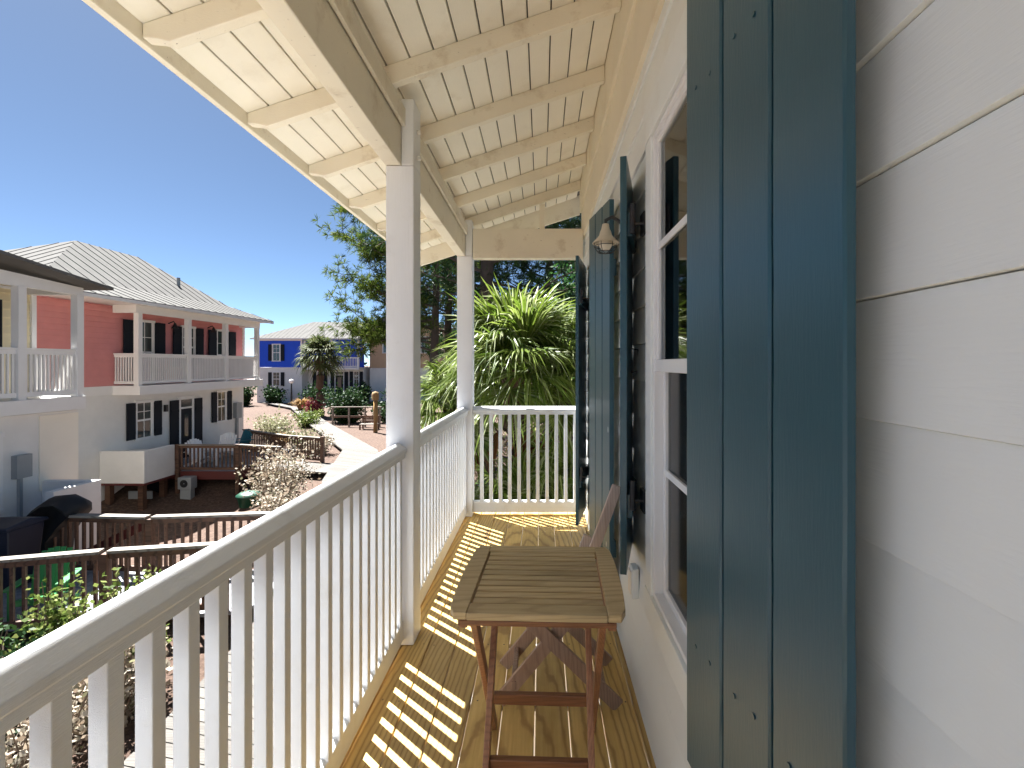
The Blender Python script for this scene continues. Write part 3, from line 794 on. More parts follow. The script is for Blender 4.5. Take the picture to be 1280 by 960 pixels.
# ---------------------------------------------------------------- neighbour houses
class Face:
    """a wall plane: u runs along the wall, d points outwards"""
    def __init__(self, axis, plane, sign): self.axis, self.plane, self.sign = axis, plane, sign
    def box(self, mb, u0, u1, z0, z1, d0, d1):
        a, b = self.plane + self.sign * d0, self.plane + self.sign * d1
        a, b = min(a, b), max(a, b)
        if self.axis == 'x': mb.box(a, b, u0, u1, z0, z1)
        else: mb.box(u0, u1, a, b, z0, z1)
def window(F, par, u0, u1, z0, z1, shw=0.0, sash=True, dshut=0.015, trim=0.07):
    mb = MB(); w = trim
    F.box(mb, u0 - w, u0, z0, z1, 0.0, 0.04); F.box(mb, u1, u1 + w, z0, z1, 0.0, 0.04)
    F.box(mb, u0 - w - 0.02, u1 + w + 0.02, z1, z1 + 0.09, 0, 0.055); F.box(mb, u0 - w - 0.02, u1 + w + 0.02, z0 - 0.08, z0, 0, 0.06)
    o = mb.build('window', 'htrim', par)
    mb = MB(); F.box(mb, u0, u1, z0, z1, 0.003, 0.012); mb.build('pane', 'dpane', o)
    if sash:
        mb = MB(); zm = (z0 + z1) / 2; um = (u0 + u1) / 2
        F.box(mb, u0, u1, zm - 0.03, zm + 0.03, 0.0125, 0.032)
        for a in (u0, u1 - 0.04): F.box(mb, a, a + 0.04, z0, zm - 0.031, 0.0125, 0.028); F.box(mb, a, a + 0.04, zm + 0.031, z1, 0.0125, 0.028)
        F.box(mb, um - 0.012, um + 0.012, zm + 0.031, z1, 0.0125, 0.022); F.box(mb, um - 0.012, um + 0.012, z0, zm - 0.031, 0.0125, 0.022)
        F.box(mb, u0 + 0.041, um - 0.013, zm + (z1 - zm) / 2 - 0.01, zm + (z1 - zm) / 2 + 0.01, 0.0125, 0.022)
        F.box(mb, um + 0.013, u1 - 0.041, zm + (z1 - zm) / 2 - 0.01, zm + (z1 - zm) / 2 + 0.01, 0.0125, 0.022)
        mb.build('sash', 'htrim', o)
    if shw:
        for a, b in ((u0 - w - 0.005 - shw, u0 - w - 0.005), (u1 + w + 0.005, u1 + w + 0.005 + shw)):
            hshut(F, par, a, b, z0 - 0.02, z1 + 0.03)
    return o
def hshut(F, par, a, b, z0, z1):
    mb = MB()
    F.box(mb, a, b, z0, z1, 0.03, 0.065)
    for f in (0.18, 0.82): F.box(mb, a + 0.02, b - 0.02, z0 + (z1 - z0) * f - 0.05, z0 + (z1 - z0) * f + 0.05, 0.066, 0.085)
    return mb.build('shutter', 'dark_shutter', par)
def hdoor(F, par, u0, u1, z0, z1, shw=0.5):
    mb = MB()
    F.box(mb, u0 - 0.1, u0, z0, z1, 0, 0.045); F.box(mb, u1, u1 + 0.1, z0, z1, 0, 0.045); F.box(mb, u0 - 0.12, u1 + 0.12, z1, z1 + 0.12, 0, 0.055)
    F.box(mb, u0, u1, z1 - 0.36, z1 - 0.29, 0, 0.04)
    o = mb.build('door', 'htrim', par)
    mb = MB(); F.box(mb, u0, u1, z0 + 0.02, z1 - 0.361, 0.004, 0.02); mb.build('door_leaf', 'dark_shutter', o)
    mb = MB(); F.box(mb, u0 + 0.2, u1 - 0.2, z0 + 0.85, z1 - 0.55, 0.0205, 0.028); mb.build('pane', 'dpane', o)
    mb = MB(); F.box(mb, u0, u1, z1 - 0.289, z1, 0.004, 0.02); mb.build('transom', 'dpane', o)
    if shw:
        hshut(F, par, u0 - 0.12 - shw, u0 - 0.12, z0 + 0.02, z1); hshut(F, par, u1 + 0.12, u1 + 0.12 + shw, z0 + 0.02, z1)
def lap_wall(F, par, u0, u1, z0, z1, mat, pitch=0.17, name='upper_wall'):
    mb = MB(); z = z0
    while z < z1 - 0.01:
        zt = min(z + pitch, z1)
        p0, p1 = F.plane, F.plane - F.sign * 0.035; pb = F.plane - F.sign * 0.16
        poly = [(p0, z), (p1, zt), (pb, zt), (pb, z)]
        if F.axis == 'x': mb.prism(poly, u0, u1, 'y')
        else: mb.prism([(q[0], q[1]) for q in poly], u0, u1, 'x')
        z = zt
    return mb.build(name, mat, par)
def roof_face(mb, A, B, C, D, pitch=0.42, th=0.05, seam=0.018):
    """A-B eave, C-D above B and A; raised seams run up the slope"""
    A, B, C, D = map(V, (A, B, C, D))
    n = (B - A).cross(D - A)
    if n.length < 1e-6: n = (B - A).cross(C - A)
    n.normalize()
    if n.z < 0: n = -n
    dn = V((0, 0, -th))
    pts = [A, B, C, D] if (C - D).length > 1e-3 else [A, B, C]
    k = len(pts)
    mb.add(pts + [p + dn for p in pts], [tuple(range(k)), tuple(range(k, 2 * k))[::-1]] + [(i, i + k, (i + 1) % k + k, (i + 1) % k) for i in range(k)])
    u = (B - A).normalized(); v = n.cross(u)
    if v.z < 0: v = -v
    P2 = [((p - A).dot(u), (p - A).dot(v)) for p in pts]
    s = min(p[0] for p in P2) + pitch / 2; smax = max(p[0] for p in P2)
    while s < smax:
        ys = []
        for i in range(k):
            (x0, y0), (x1, y1) = P2[i], P2[(i + 1) % k]
            if abs(x1 - x0) > 1e-6 and min(x0, x1) <= s < max(x0, x1):
                ys.append(y0 + (y1 - y0) * (s - x0) / (x1 - x0))
        if len(ys) >= 2 and max(ys) - min(ys) > 0.15:
            p = A + u * s + v * min(ys) + n * seam / 2; q = A + u * s + v * max(ys) + n * seam / 2
            mb.bar(p, q, 0.022, seam, u)
        s += pitch
def bal_panel(par, p, q, z0, z1, mat='htrim', pitch=0.085, bw=0.036, capw=0.09, bot=0.10, name='balustrade', capmat=None):
    """straight run of railing from p to q (x, y)"""
    p, q = V((p[0], p[1], 0)), V((q[0], q[1], 0)); L = (q - p).length; d = (q - p) / L; s = V((d.y, -d.x, 0)); up = V((0, 0, 1))
    mb = MB()
    if not capmat: mb.bar(p + up * (z1 - 0.02), q + up * (z1 - 0.02), capw, 0.04, s)
    mb.bar(p + up * (z1 - 0.085), q + up * (z1 - 0.085), 0.045, 0.085, s)
    mb.bar(p + up * (z0 + bot), q + up * (z0 + bot), 0.05, 0.09, s)
    n = int(L / pitch)
    for i in range(n):
        c = p + d * (L * (i + 0.5) / n)
        mb.bar(c + up * (z0 + bot + 0.04), c + up * (z1 - 0.12), bw, bw, s)
    o = mb.build(name, mat, par)
    if capmat:
        MB().bar(p + up * (z1 - 0.019), q + up * (z1 - 0.019), capw, 0.04, s).build('cap_rail', capmat, o)
    return o

# pink house -------------------------------------------------
pk = thing('pink_house', 'two storey pink and white house with metal hip roof and long balcony', 'house', (-17, 18.5, GZ))
WXp, PX = -13.95, -13.1
F = Face('x', WXp, 1)
lap_wall(F, pk, 12.2, 22.35, 0.70, 3.30, 'pink')
mb = MB(); mb.box(-20.5, WXp - 0.161, 12.2, 12.35, 0.7, 3.3); mb.box(-20.5, WXp - 0.161, 22.2, 22.35, 0.7, 3.3); mb.box(-20.5, -20.35, 12.351, 22.199, 0.7, 3.3); mb.build('side_wall', 'pink', pk)
mb = MB(); mb.box(-20.5, WXp, 12.2, 22.35, GZ - 1, 0.42); mb.build('lower_wall', 'stucco', pk)
mb = MB(); mb.box(WXp, PX + 0.06, 15.50, 22.35, 0.40, 0.70); mb.build('balcony_floor', 'htrim', pk)
mb = MB(); F.box(mb, 12.2, 15.49, 0.42, 0.70, -0.1, 0.03); mb.build('band_board', 'htrim', pk)
mb = MB(); F.box(mb, 22.28, 22.40, 0.72, 3.3, -0.02, 0.04); mb.build('corner_board', 'htrim', pk)
posts_y = (15.6, 17.8, 19.9, 22.1)
for i, y in enumerate(posts_y):
    mb = MB(); mb.box(PX - 0.16, PX, y - 0.08, y + 0.08, 0.701, 3.08); mb.build('post', 'htrim', pk)
for a, b in zip(posts_y, posts_y[1:]):
    bal_panel(pk, (PX - 0.08, a + 0.08), (PX - 0.08, b - 0.08), 0.70, 1.76)
bal_panel(pk, (WXp, 15.6), (PX - 0.165, 15.6), 0.70, 1.76)
mb = MB(); mb.box(PX - 0.14, PX - 0.02, 15.45, 22.25, 3.081, 3.34); mb.box(WXp, PX - 0.141, 15.53, 15.67, 3.081, 3.34); mb.box(WXp, PX - 0.141, 22.03, 22.17, 3.081, 3.34); mb.build('porch_beam', 'htrim', pk)
mb = MB(); EX, EZ = -12.62, 3.42; y0, y1, xb = 12.0, 22.5, -20.9; bx = PX - 0.9
roof_face(mb, (EX, y0 + 0.9, EZ), (EX, y1, EZ), (-14.0, y1 - 1.1, 3.98), (-14.0, y0 + 1.4, 3.98))
roof_face(mb, (-14.0, y0 + 1.4, 3.98), (-14.0, y1 - 1.1, 3.98), (-16.5, 19.5, 5.78), (-16.5, 16.9, 5.78))
roof_face(mb, (xb, y0 + 0.9, EZ), (EX, y0 + 0.9, EZ), (-14.0, y0 + 1.4, 3.98), (xb + 1.4, y0 + 1.4, 3.98))
roof_face(mb, (xb + 1.4, y0 + 1.4, 3.98), (-14.0, y0 + 1.4, 3.98), (-16.5, 16.9, 5.78), (-16.5, 16.9, 5.78))
roof_face(mb, (EX, y1, EZ), (xb, y1, EZ), (xb + 1.4, y1 - 1.1, 3.98), (-14.0, y1 - 1.1, 3.98))
roof_face(mb, (-14.0, y1 - 1.1, 3.98), (xb + 1.4, y1 - 1.1, 3.98), (-16.5, 19.5, 5.78), (-16.5, 19.5, 5.78))
roof_face(mb, (xb, y1, EZ), (xb, y0 + 0.9, EZ), (-16.5, 16.9, 5.78), (-16.5, 19.5, 5.78))
rf_ = mb.build('roof', 'roof', pk)
mb = MB(); mb.tube([(-14.9, 19.6, 4.5), (-14.9, 19.6, 4.95)], 0.06, 10); mb.build('vent_pipe', 'grey_metal', rf_)
mb = MB(); mb.box(-20.6, EX - 0.03, y0 + 0.95, y1 - 0.05, EZ - 0.09, EZ - 0.052); mb.build('soffit', 'htrim', pk)
mb = MB(); mb.box(EX - 0.03, EX + 0.02, y0 + 0.93, y1 - 0.03, EZ - 0.13, EZ - 0.03); mb.build('fascia', 'htrim', pk)
UZ = 0.72
window(F, pk, 16.42, 17.10, UZ + 0.05, UZ + 2.15, 0.46)
window(F, pk, 18.52, 19.14, UZ + 0.6, UZ + 2.1, 0.42)
window(F, pk, 20.50, 21.15, UZ + 0.05, UZ + 2.1, 0.48)
for y in (17.85, 19.95):
    mb = MB(); mb.tube([(WXp, y, UZ + 2.2), (WXp + 0.2, y, UZ + 2.28), (WXp + 0.25, y, UZ + 2.2)], 0.02, 6); mb.lathe((WXp + 0.25, y, UZ + 2.02), [(0.12, 0), (0.06, 0.1), (0.03, 0.2)], 12); mb.build('lamp', 'black_iron', pk)
DZ = -2.27
window(F, pk, 16.42, 17.06, -1.15, 0.05, 0.34)
hdoor(F, pk, 18.42, 19.02, DZ, 0.03, 0.42)
window(F, pk, 20.52, 21.05, -1.05, 0.18, 0.30)
mb = MB(); mb.box(WXp + 0.001, WXp + 0.10, 17.62, 17.72, -0.35, -0.1); mb.build('lamp', 'black_iron', pk)
mb = MB(); mb.box(WXp + 0.001, WXp + 0.16, 21.60, 21.98, -1.05, -0.35); mb.box(WXp + 0.02, WXp + 0.10, 21.74, 21.84, -2.2, -1.051); mb.build('meter_box', 'grey_metal', pk)

# pink house deck with planter -------------------------------
dk = thing('wooden_deck', 'raised brown deck with railing in front of the pink house', 'deck', (-12.2, 17.5, GZ))
mb = MB()
yy = 16.45
while yy < 20.6:
    mb.box(-13.94, -10.4, yy, yy + 0.135, DZ - 0.04, DZ); yy += 0.142
mb.build('floor_boards', 'greydeck', dk)
mb = MB(); mb.box(-13.94, -10.36, 16.38, 16.44, DZ - 0.28, DZ - 0.005); mb.box(-10.39, -10.34, 16.45, 19.0, DZ - 0.28, DZ - 0.005); mb.build('skirt_board', 'redtrim', dk)
for x in (-12.45, -10.40): MB().box(x - 0.06, x + 0.06, 16.30, 16.42, GZ - 0.9, -1.36 + 0.02).build('post', 'brown', dk)
for x in (-13.4, -11.5): MB().box(x - 0.1, x + 0.1, 17.2, 17.4, GZ - 0.9, DZ - 0.28).build('footing', 'brown', dk)
bal_panel(dk, (-12.38, 16.36), (-10.46, 16.36), DZ, -1.34, 'brown', 0.13, 0.04, 0.12, capmat='cap')
bal_panel(dk, (-12.6, 20.2), (-9.9, 18.5), DZ, -1.34, 'brown', 0.13, 0.04, 0.12, capmat='cap')
bal_panel(dk, (-9.9, 18.5), (-8.2, 17.85), DZ, -1.34, 'brown', 0.13, 0.04, 0.12, capmat='cap')
bal_panel(dk, (-10.34, 16.36), (-8.7, 15.9), DZ, -1.34, 'brown', 0.13, 0.04, 0.12, capmat='cap')
MB().box(-8.25, -8.13, 17.78, 17.9, GZ, -1.3).build('post', 'brown', dk)
pl = thing('planter_wall', 'boxy white stucco planter at the corner of the brown deck', 'planter', (-13.2, 15.7, GZ))
mb = MB(); mb.box(-13.94, -12.52, 15.05, 15.20, -2.36, -1.34); mb.box(-12.67, -12.52, 15.201, 16.30, -2.36, -1.34); mb.box(-13.94, -12.671, 15.201, 16.30, -2.36, -1.5); mb.build('box', 'stucco', pl, 0.01)
mb = MB(); mb.box(-13.94, -12.49, 15.02, 16.30, -2.42, -2.361); mb.build('base_trim', 'redtrim', pl)
for x, y in ((-13.75, 15.2), (-12.75, 15.25), (-12.75, 16.1)): MB().box(x - 0.08, x + 0.08, y - 0.08, y + 0.08, GZ - 0.9, -2.421).build('pier', 'brown', pl)
MB().box(-13.9, -12.7, 16.2, 16.25, GZ - 0.9, -2.421).build('dark_void_sheet', 'dark_shutter', pl)  # near-black sheet stands in for the shaded void under the planter
MB().box(-13.5, -12.75, 15.6, 15.66, -3.0, -2.75).build('brace', 'grey_metal', pl)
ac = thing('air_conditioner', 'small pale air conditioner under the deck of the pink house', 'air conditioner', (-11.9, 15.3, GZ))
MB().box(-12.2, -11.75, 16.0, 16.3, GZ - 0.20, GZ + 0.20).build('casing', 'grey_metal', ac, 0.02)
MB().box(-12.15, -11.8, 16.05, 16.25, GZ - 0.9, GZ - 0.201).build('stand', 'grey_metal', ac)
mb = MB(); mb.lathe((0, 0, 0), [(0.02, 0.0), (0.12, 0.0), (0.13, 0.01), (0.12, 0.02)], 16)
mb.build('fan_grille', 'black_iron', ac, 0, False, lambda p: V((-11.98 + p.x, 15.995 - p.z, GZ + p.y)))

# low white house on the left --------------------------------
yh = thing('pale_yellow_house', 'white and pale yellow house with balcony at the left edge', 'house', (-13, 8, GZ))
Fy = Face('x', -11.3, 1); Fl = Face('x', -10.3, 1)
lap_wall(Fy, yh, 3.0, 10.62, 0.70, 3.2, 'yellow')
mb = MB(); mb.box(-18, -11.461, 10.45, 10.62, 0.7, 3.2); mb.box(-18, -11.461, 3.0, 3.15, 0.7, 3.2); mb.box(-18, -17.85, 3.151, 10.449, 0.7, 3.2); mb.build('side_wall', 'yellow', yh)
mb = MB(); mb.box(-18, -10.3, 3.0, 10.62, GZ - 1, 0.40); mb.build('lower_wall', 'stucco', yh)
mb = MB(); Fy.box(mb, 10.56, 10.66, 0.72, 3.0, -0.02, 0.03); mb.build('corner_board', 'htrim', yh)
mb = MB(); mb.box(-11.3, -10.15, 3.0, 10.64, 0.42, 0.70); mb.build('balcony_floor', 'htrim', yh)
for y in (5.0, 7.2, 9.37, 10.55): MB().box(-10.33, -10.18, y - 0.075, y + 0.075, 0.701, 2.93).build('post', 'htrim', yh)
for a, b in ((5.0, 7.2), (7.2, 9.37), (9.37, 10.55)): bal_panel(yh, (-10.25, a + 0.075), (-10.25, b - 0.075), 0.70, 1.73)
bal_panel(yh, (-11.29, 10.55), (-10.335, 10.55), 0.70, 1.73)
mb = MB(); mb.prism([(3.0, 2.93), (10.63, 2.93), (10.63, 3.10), (8.6, 3.22), (3.0, 3.28)], -10.32, -10.20, 'x'); mb.box(-11.29, -10.325, 10.48, 10.60, 2.93, 3.1); mb.build('porch_beam', 'htrim', yh)
mb = MB(); mb.add([(-9.65, 3.0, 3.72), (-9.65, 8.5, 3.45), (-9.72, 10.85, 3.14), (-18.3, 10.85, 3.14), (-16.5, 8.0, 4.4), (-14, 7.0, 4.6), (-14, 3.0, 4.8), (-18.3, 3.0, 3.5)],
                  [(0, 1, 5, 6), (1, 2, 5), (2, 3, 4, 5), (3, 7, 6, 5, 4)])
mb.add([(-9.65, 3.0, 3.66), (-9.65, 8.5, 3.39), (-9.72, 10.85, 3.08), (-18.3, 10.85, 3.08), (-18.3, 3.0, 3.44)], [(4, 3, 2, 1, 0)])
mb.add([(-9.65, 3.0, 3.72), (-9.65, 8.5, 3.45), (-9.72, 10.85, 3.14), (-9.72, 10.85, 3.08), (-9.65, 8.5, 3.39), (-9.65, 3.0, 3.66), (-18.3, 10.85, 3.14), (-18.3, 10.85, 3.08)], [(0, 5, 4, 1), (1, 4, 3, 2), (2, 3, 7, 6)])
mb.build('roof', 'roof', yh)
mb = MB(); mb.box(-18, -11.301, 3.0, 10.4, 3.0, 3.06); mb.build('ceiling', 'htrim', yh)
hshut(Fy, yh, 9.55, 9.95, 0.85, 2.75)
window(Fy, yh, 8.7, 9.45, 0.8, 2.7, 0.0)
window(Fl, yh, 8.3, 9.03, -1.35, 0.02, 0.0, True)
mb = MB(); Fl.box(mb, 9.78, 10.60, -1.2, 0.34, 0.001, 0.02); o = mb.build('opening_panel', 'creampanel', yh); o['label'] = 'cream panel standing in for an opening in the lower white wall'  # cream panel stands in for a brighter wall beyond an opening
mb = MB(); Fl.box(mb, 9.27, 9.55, -0.83, -0.38, 0.001, 0.12); Fl.box(mb, 9.37, 9.43, -2.2, -0.831, 0.001, 0.06); mb.build('meter_box', 'grey_metal', yh)

lw = thing('stucco_wall', 'low white stucco landing wall beside the pale yellow house', 'wall', (-9.7, 9.5, GZ))
mb = MB(); mb.box(-9.36, -9.20, 9.0, 9.98, GZ - 1, -1.0); mb.box(-10.29, -9.361, 9.83, 9.98, GZ - 1, -1.0)
mb.build('wall', 'stucco', lw, 0.01)

# walkway between the boardwalk and the left house -----------
wk = thing('walkway_bridge', 'grey plank walkway with brown railings leading to the pale yellow house', 'walkway', (-6.5, 7.5, GZ))
mb = MB(); x = -10.25
while x < -4.4:
    t_ = (x + 10.25) / 5.85
    ya = 6.2 + 0.9 * t_; yb = 8.72 - 0.25 * t_
    mb.add([(x, ya, WZ - 0.05), (x + 0.13, ya, WZ - 0.05), (x + 0.13, yb, WZ - 0.05), (x, yb, WZ - 0.05), (x, ya, WZ), (x + 0.13, ya, WZ), (x + 0.13, yb, WZ), (x, yb, WZ)],
           [(0, 3, 2, 1), (4, 5, 6, 7), (0, 1, 5, 4), (1, 2, 6, 5), (2, 3, 7, 6), (3, 0, 4, 7)])
    x += 0.14
mb.build('floor_boards', 'greydeck', wk)
RZ = -1.23
for a, b in (((-8.78, 8.42), (-6.85, 8.30)), ((-6.75, 8.30), (-4.85, 8.50)), ((-8.7, 6.1), (-6.25, 6.78)), ((-6.15, 6.80), (-4.75, 7.05))):
    bal_panel(wk, a, b, WZ, RZ, 'brown', 0.13, 0.04, 0.14, capmat='cap')
for x, y in ((-6.8, 8.30), (-4.8, 8.50), (-6.2, 6.79), (-4.7, 7.06)): MB().box(x - 0.05, x + 0.05, y - 0.05, y + 0.05, GZ, RZ - 0.05).build('post', 'brown', wk)
MB().box(-8.92, -8.80, 8.30, 8.42, GZ, RZ + 0.02).build('post', 'htrim', wk)['label'] = 'white end post of the walkway railing'
mb = MB(); mb.bar((-8.6, 8.75, WZ + 0.05), (-7.0, 8.75, WZ + 0.85), 0.06, 0.16, (0, 1, 0)); mb.build('stair_stringer', 'redtrim', wk)

# covered grill and blue bin ---------------------------------
gr = thing('covered_grill', 'barbecue grill under a black cover beside the walkway railing', 'grill', (-8.7, 8.5, WZ))
mb = MB(); prof = [(-9.00, 0.0), (-8.58, 0.0), (-8.55, 0.55), (-8.32, 0.80), (-8.12, 0.98), (-8.16, 1.10), (-8.40, 1.19), (-8.70, 1.16), (-8.95, 1.02), (-9.05, 0.80), (-9.02, 0.4)]
n = len(prof); base = 0; K = 6
for k in range(K + 1):
    t_ = k / K; sc_ = 0.80 + 0.2 * math.sin(math.pi * t_)
    for i, (px, pz) in enumerate(prof):
        cxm = -8.8
        w_ = 0.015 * math.sin(i * 2.1 + k * 1.7)
        mb.v.append((cxm + (px - cxm) * (sc_ + w_), 8.28 + 0.5 * t_ + w_, WZ + 1.12 * pz * (0.9 + 0.1 * math.sin(math.pi * t_))))
for k in range(K):
    for i in range(n):
        a, b = k * n + i, k * n + (i + 1) % n
        mb.f.append((a, b, b + n, a + n))
mb.f.append(tuple(range(n))); mb.f.append(tuple(K * n + i for i in range(n)))
mb.build('cover', 'cover', gr, 0, True)
for k in range(2): MB().tube([(-8.95 + 0.4 * k, 8.27, WZ + 0.08), (-8.95 + 0.4 * k, 8.33, WZ + 0.08)], 0.08, 12).build('wheel', 'black_iron', gr)
bn = thing('trash_bin', 'dark blue wheeled bin at the left edge beside the grill', 'bin', (-8.75, 7.85, WZ))
BX, BY = -8.75, 7.85
mb = MB(); mb.add([(BX - 0.22, BY - 0.22, WZ + 0.02), (BX + 0.22, BY - 0.22, WZ + 0.02), (BX + 0.22, BY + 0.22, WZ + 0.02), (BX - 0.22, BY + 0.22, WZ + 0.02), (BX - 0.29, BY - 0.29, WZ + 1.0), (BX + 0.29, BY - 0.29, WZ + 1.0), (BX + 0.29, BY + 0.29, WZ + 1.0), (BX - 0.29, BY + 0.29, WZ + 1.0)],
                  [(0, 3, 2, 1), (4, 5, 6, 7), (0, 1, 5, 4), (1, 2, 6, 5), (2, 3, 7, 6), (3, 0, 4, 7)])
mb.build('body', 'bin', bn, 0.02)
MB().prism([(BY - 0.33, WZ + 1.001), (BY + 0.33, WZ + 1.001), (BY + 0.33, WZ + 1.05), (BY + 0.05, WZ + 1.12), (BY - 0.33, WZ + 1.06)], BX - 0.32, BX + 0.32, 'x').build('lid', 'bin', bn, 0.02)
MB().box(BX - 0.12, BX + 0.12, BY - 0.30, BY - 0.285, WZ + 0.84, WZ + 0.92).build('label_plate', 'white_plastic', bn)
for q in (-1, 1):
    MB().tube([(BX + q * 0.20 - 0.03, BY + 0.22, WZ + 0.1), (BX + q * 0.20 + 0.03, BY + 0.22, WZ + 0.1)], 0.1, 14).build('wheel', 'black_iron', bn)

# adirondack chairs ------------------------------------------
def adirondack(x, y, z, rz, mat, label, s=1.0, group='slatted garden chairs'):
    t = thing('garden_chair', label, 'chair', (x, y, z), group)
    c, sn = math.cos(rz), math.sin(rz)
    xf = lambda p: V((x + s * (p.x * c - p.y * sn), y + s * (p.x * sn + p.y * c), z + s * p.z))
    mb = MB()
    for i in range(6): mb.bar((-0.26, -0.28 + i * 0.085, 0.38 - i * 0.022), (0.26, -0.28 + i * 0.085, 0.38 - i * 0.022), 0.07, 0.02, (0, 1, -0.26))
    mb.build('seat', mat, t, 0, False, xf)
    mb = MB()
    for i in range(7):
        u = -0.255 + i * 0.085; h = 0.98 - 0.10 * ((i - 3) / 3) ** 2
        mb.bar((u * 0.85, 0.20, 0.24), (u, 0.48, h), 0.072, 0.018, (1, 0, 0))
    mb.bar((-0.28, 0.34, 0.50), (0.28, 0.34, 0.50), 0.03, 0.06, (0, 1, 0))
    mb.build('backrest', mat, t, 0, False, xf)
    for q in (-1, 1):
        MB().bar((q * 0.33, -0.34, 0.58), (q * 0.33, 0.40, 0.56), 0.12, 0.022, (1, 0, 0)).build('armrest', mat, t, 0, False, xf)
        MB().bar((q * 0.30, -0.28, 0.0), (q * 0.30, -0.28, 0.565), 0.03, 0.09, (1, 0, 0)).build('leg', mat, t, 0, False, xf)
        MB().bar((q * 0.275, -0.30, 0.36), (q * 0.275, 0.52, 0.02), 0.025, 0.10, (1, 0, 0)).build('leg', mat, t, 0, False, xf)
    return t
adirondack(-12.15, 17.1, DZ, rad(70), 'white_plastic', 'white slatted garden chair nearest the railing on the pink house deck')
adirondack(-12.2, 18.35, DZ, rad(15), 'white_plastic', 'white slatted garden chair with tall back near the house meter box')
adirondack(-12.4, 19.5, DZ, rad(-20), 'teal_plastic', 'teal garden chair at the back of the pink house deck')
adirondack(-7.30, 7.0, WZ, rad(25), 'green_plastic', 'bright green garden chair on the grey walkway behind shrubs', 0.86)

TBZ = gz(-9.4, 15.4) + 0.0
tub = thing('storage_tub', 'dark green round tub with domed lid beside the silvery shrub', 'tub', (-9.4, 15.4, GZ))
mb = MB(); mb.lathe((-9.4, 15.4, TBZ), [(0.30, 0.0), (0.36, 0.30), (0.38, 0.31), (0.38, 0.34)], 20); mb.build('tub', 'dgreen', tub, 0, True)
mb = MB(); mb.lathe((-9.4, 15.4, TBZ), [(0.40, 0.341), (0.40, 0.37), (0.28, 0.45), (0.10, 0.49), (0.001, 0.495)], 20); mb.build('lid', 'dgreen', tub, 0, True)

# blue house and tan house far behind ------------------------
bh = thing('blue_house', 'royal blue and white house with grey metal hip roof in the distance', 'house', (-24, 52, GZ))
Fb = Face('y', 48.0, -1)
lap_wall(Fb, bh, -28.6, -24.1, 1.08, 3.95, 'blue', 0.2)
mb = MB(); mb.box(-28.6, -24.1, 48.0, 56, GZ, 1.07); mb.box(-24.099, -18.4, 49.4, 56, GZ, 1.07); mb.build('lower_wall', 'stucco', bh)
mb = MB(); mb.box(-24.25, -24.1, 48.161, 56, 1.08, 3.95); mb.box(-24.099, -18.4, 49.4, 49.55, 1.08, 3.95); mb.build('side_wall', 'blue', bh)
mb = MB(); Fb.box(mb, -24.22, -24.05, 1.08, 3.95, -0.05, 0.04); Fb.box(mb, -28.65, -28.5, 1.08, 3.95, -0.05, 0.04); Fb.box(mb, -28.6, -24.1, 3.75, 3.95, 0.0, 0.03); mb.build('corner_board', 'htrim', bh)
mb = MB(); mb.box(-24.0, -18.4, 48.1, 49.4, 0.85, 1.07); mb.build('balcony_floor', 'htrim', bh)
bal_panel(bh, (-24.0, 48.2), (-18.4, 48.2), 1.07, 2.1, 'htrim', 0.16, 0.05)
for x in (-23.9, -21.2, -18.5): MB().box(x - 0.09, x + 0.09, 48.12, 48.3, 1.071, 3.8).build('post', 'htrim', bh)
mb = MB()
roof_face(mb, (-29.0, 47.5, 3.98), (-23.7, 47.5, 3.98), (-24.6, 51.5, 5.95), (-24.6, 51.5, 5.95))
roof_face(mb, (-29.0, 57, 3.98), (-29.0, 47.5, 3.98), (-24.6, 51.5, 5.95), (-24.6, 51.5, 5.95))
roof_face(mb, (-23.7, 47.5, 3.98), (-18.0, 47.5, 3.98), (-18.6, 51.5, 5.9), (-24.6, 51.5, 5.95))
roof_face(mb, (-18.0, 57, 3.98), (-29.0, 57, 3.98), (-24.6, 51.5, 5.95), (-18.6, 51.5, 5.9))
roof_face(mb, (-18.0, 47.5, 3.98), (-18.0, 57, 3.98), (-18.6, 51.5, 5.9), (-18.6, 51.5, 5.9))
mb.build('roof', 'roof', bh)
mb = MB(); mb.box(-28.9, -18.1, 47.6, 56.9, 3.951, 3.985); mb.box(-29.02, -17.98, 47.46, 47.52, 3.86, 3.98); mb.build('soffit', 'htrim', bh)
window(Fb, bh, -27.0, -26.3, 1.75, 3.35, 0.36, True, 0.015, 0.09)
window(Fb, bh, -27.0, -26.3, -0.75, 0.55, 0.36, True, 0.015, 0.09)
Fb2 = Face('y', 49.4, -1)
window(Fb2, bh, -23.2, -22.6, -0.9, 0.6, 0.38); hdoor(Fb2, bh, -21.3, -20.5, -1.9, 0.6, 0.38); window(Fb2, bh, -19.4, -18.9, -0.9, 0.6, 0.36)
th_ = thing('tan_house', 'tan and white house partly hidden by pine branches in the distance', 'house', (-15, 54, GZ))
Ft = Face('y', 50.0, -1)
lap_wall(Ft, th_, -18.0, -10.5, 1.0, 5.2, 'tan', 0.2)
mb = MB(); mb.box(-18.0, -10.5, 50.161, 58, 1.0, 5.2); mb.build('side_wall', 'tan', th_)
mb = MB(); mb.box(-18.0, -10.5, 50.0, 58, GZ, 0.99); mb.build('lower_wall', 'stucco', th_)
mb = MB(); mb.prism([(-18.6, 5.2), (-9.9, 5.2), (-9.9, 5.42), (-14.2, 7.2), (-18.6, 5.42)], 49.5, 58.5, 'y'); mb.build('roof', 'roof', th_)
window(Ft, th_, -16.6, -15.9, 2.6, 4.2, 0.0); window(Ft, th_, -12.6, -11.9, 2.6, 4.2, 0.0)

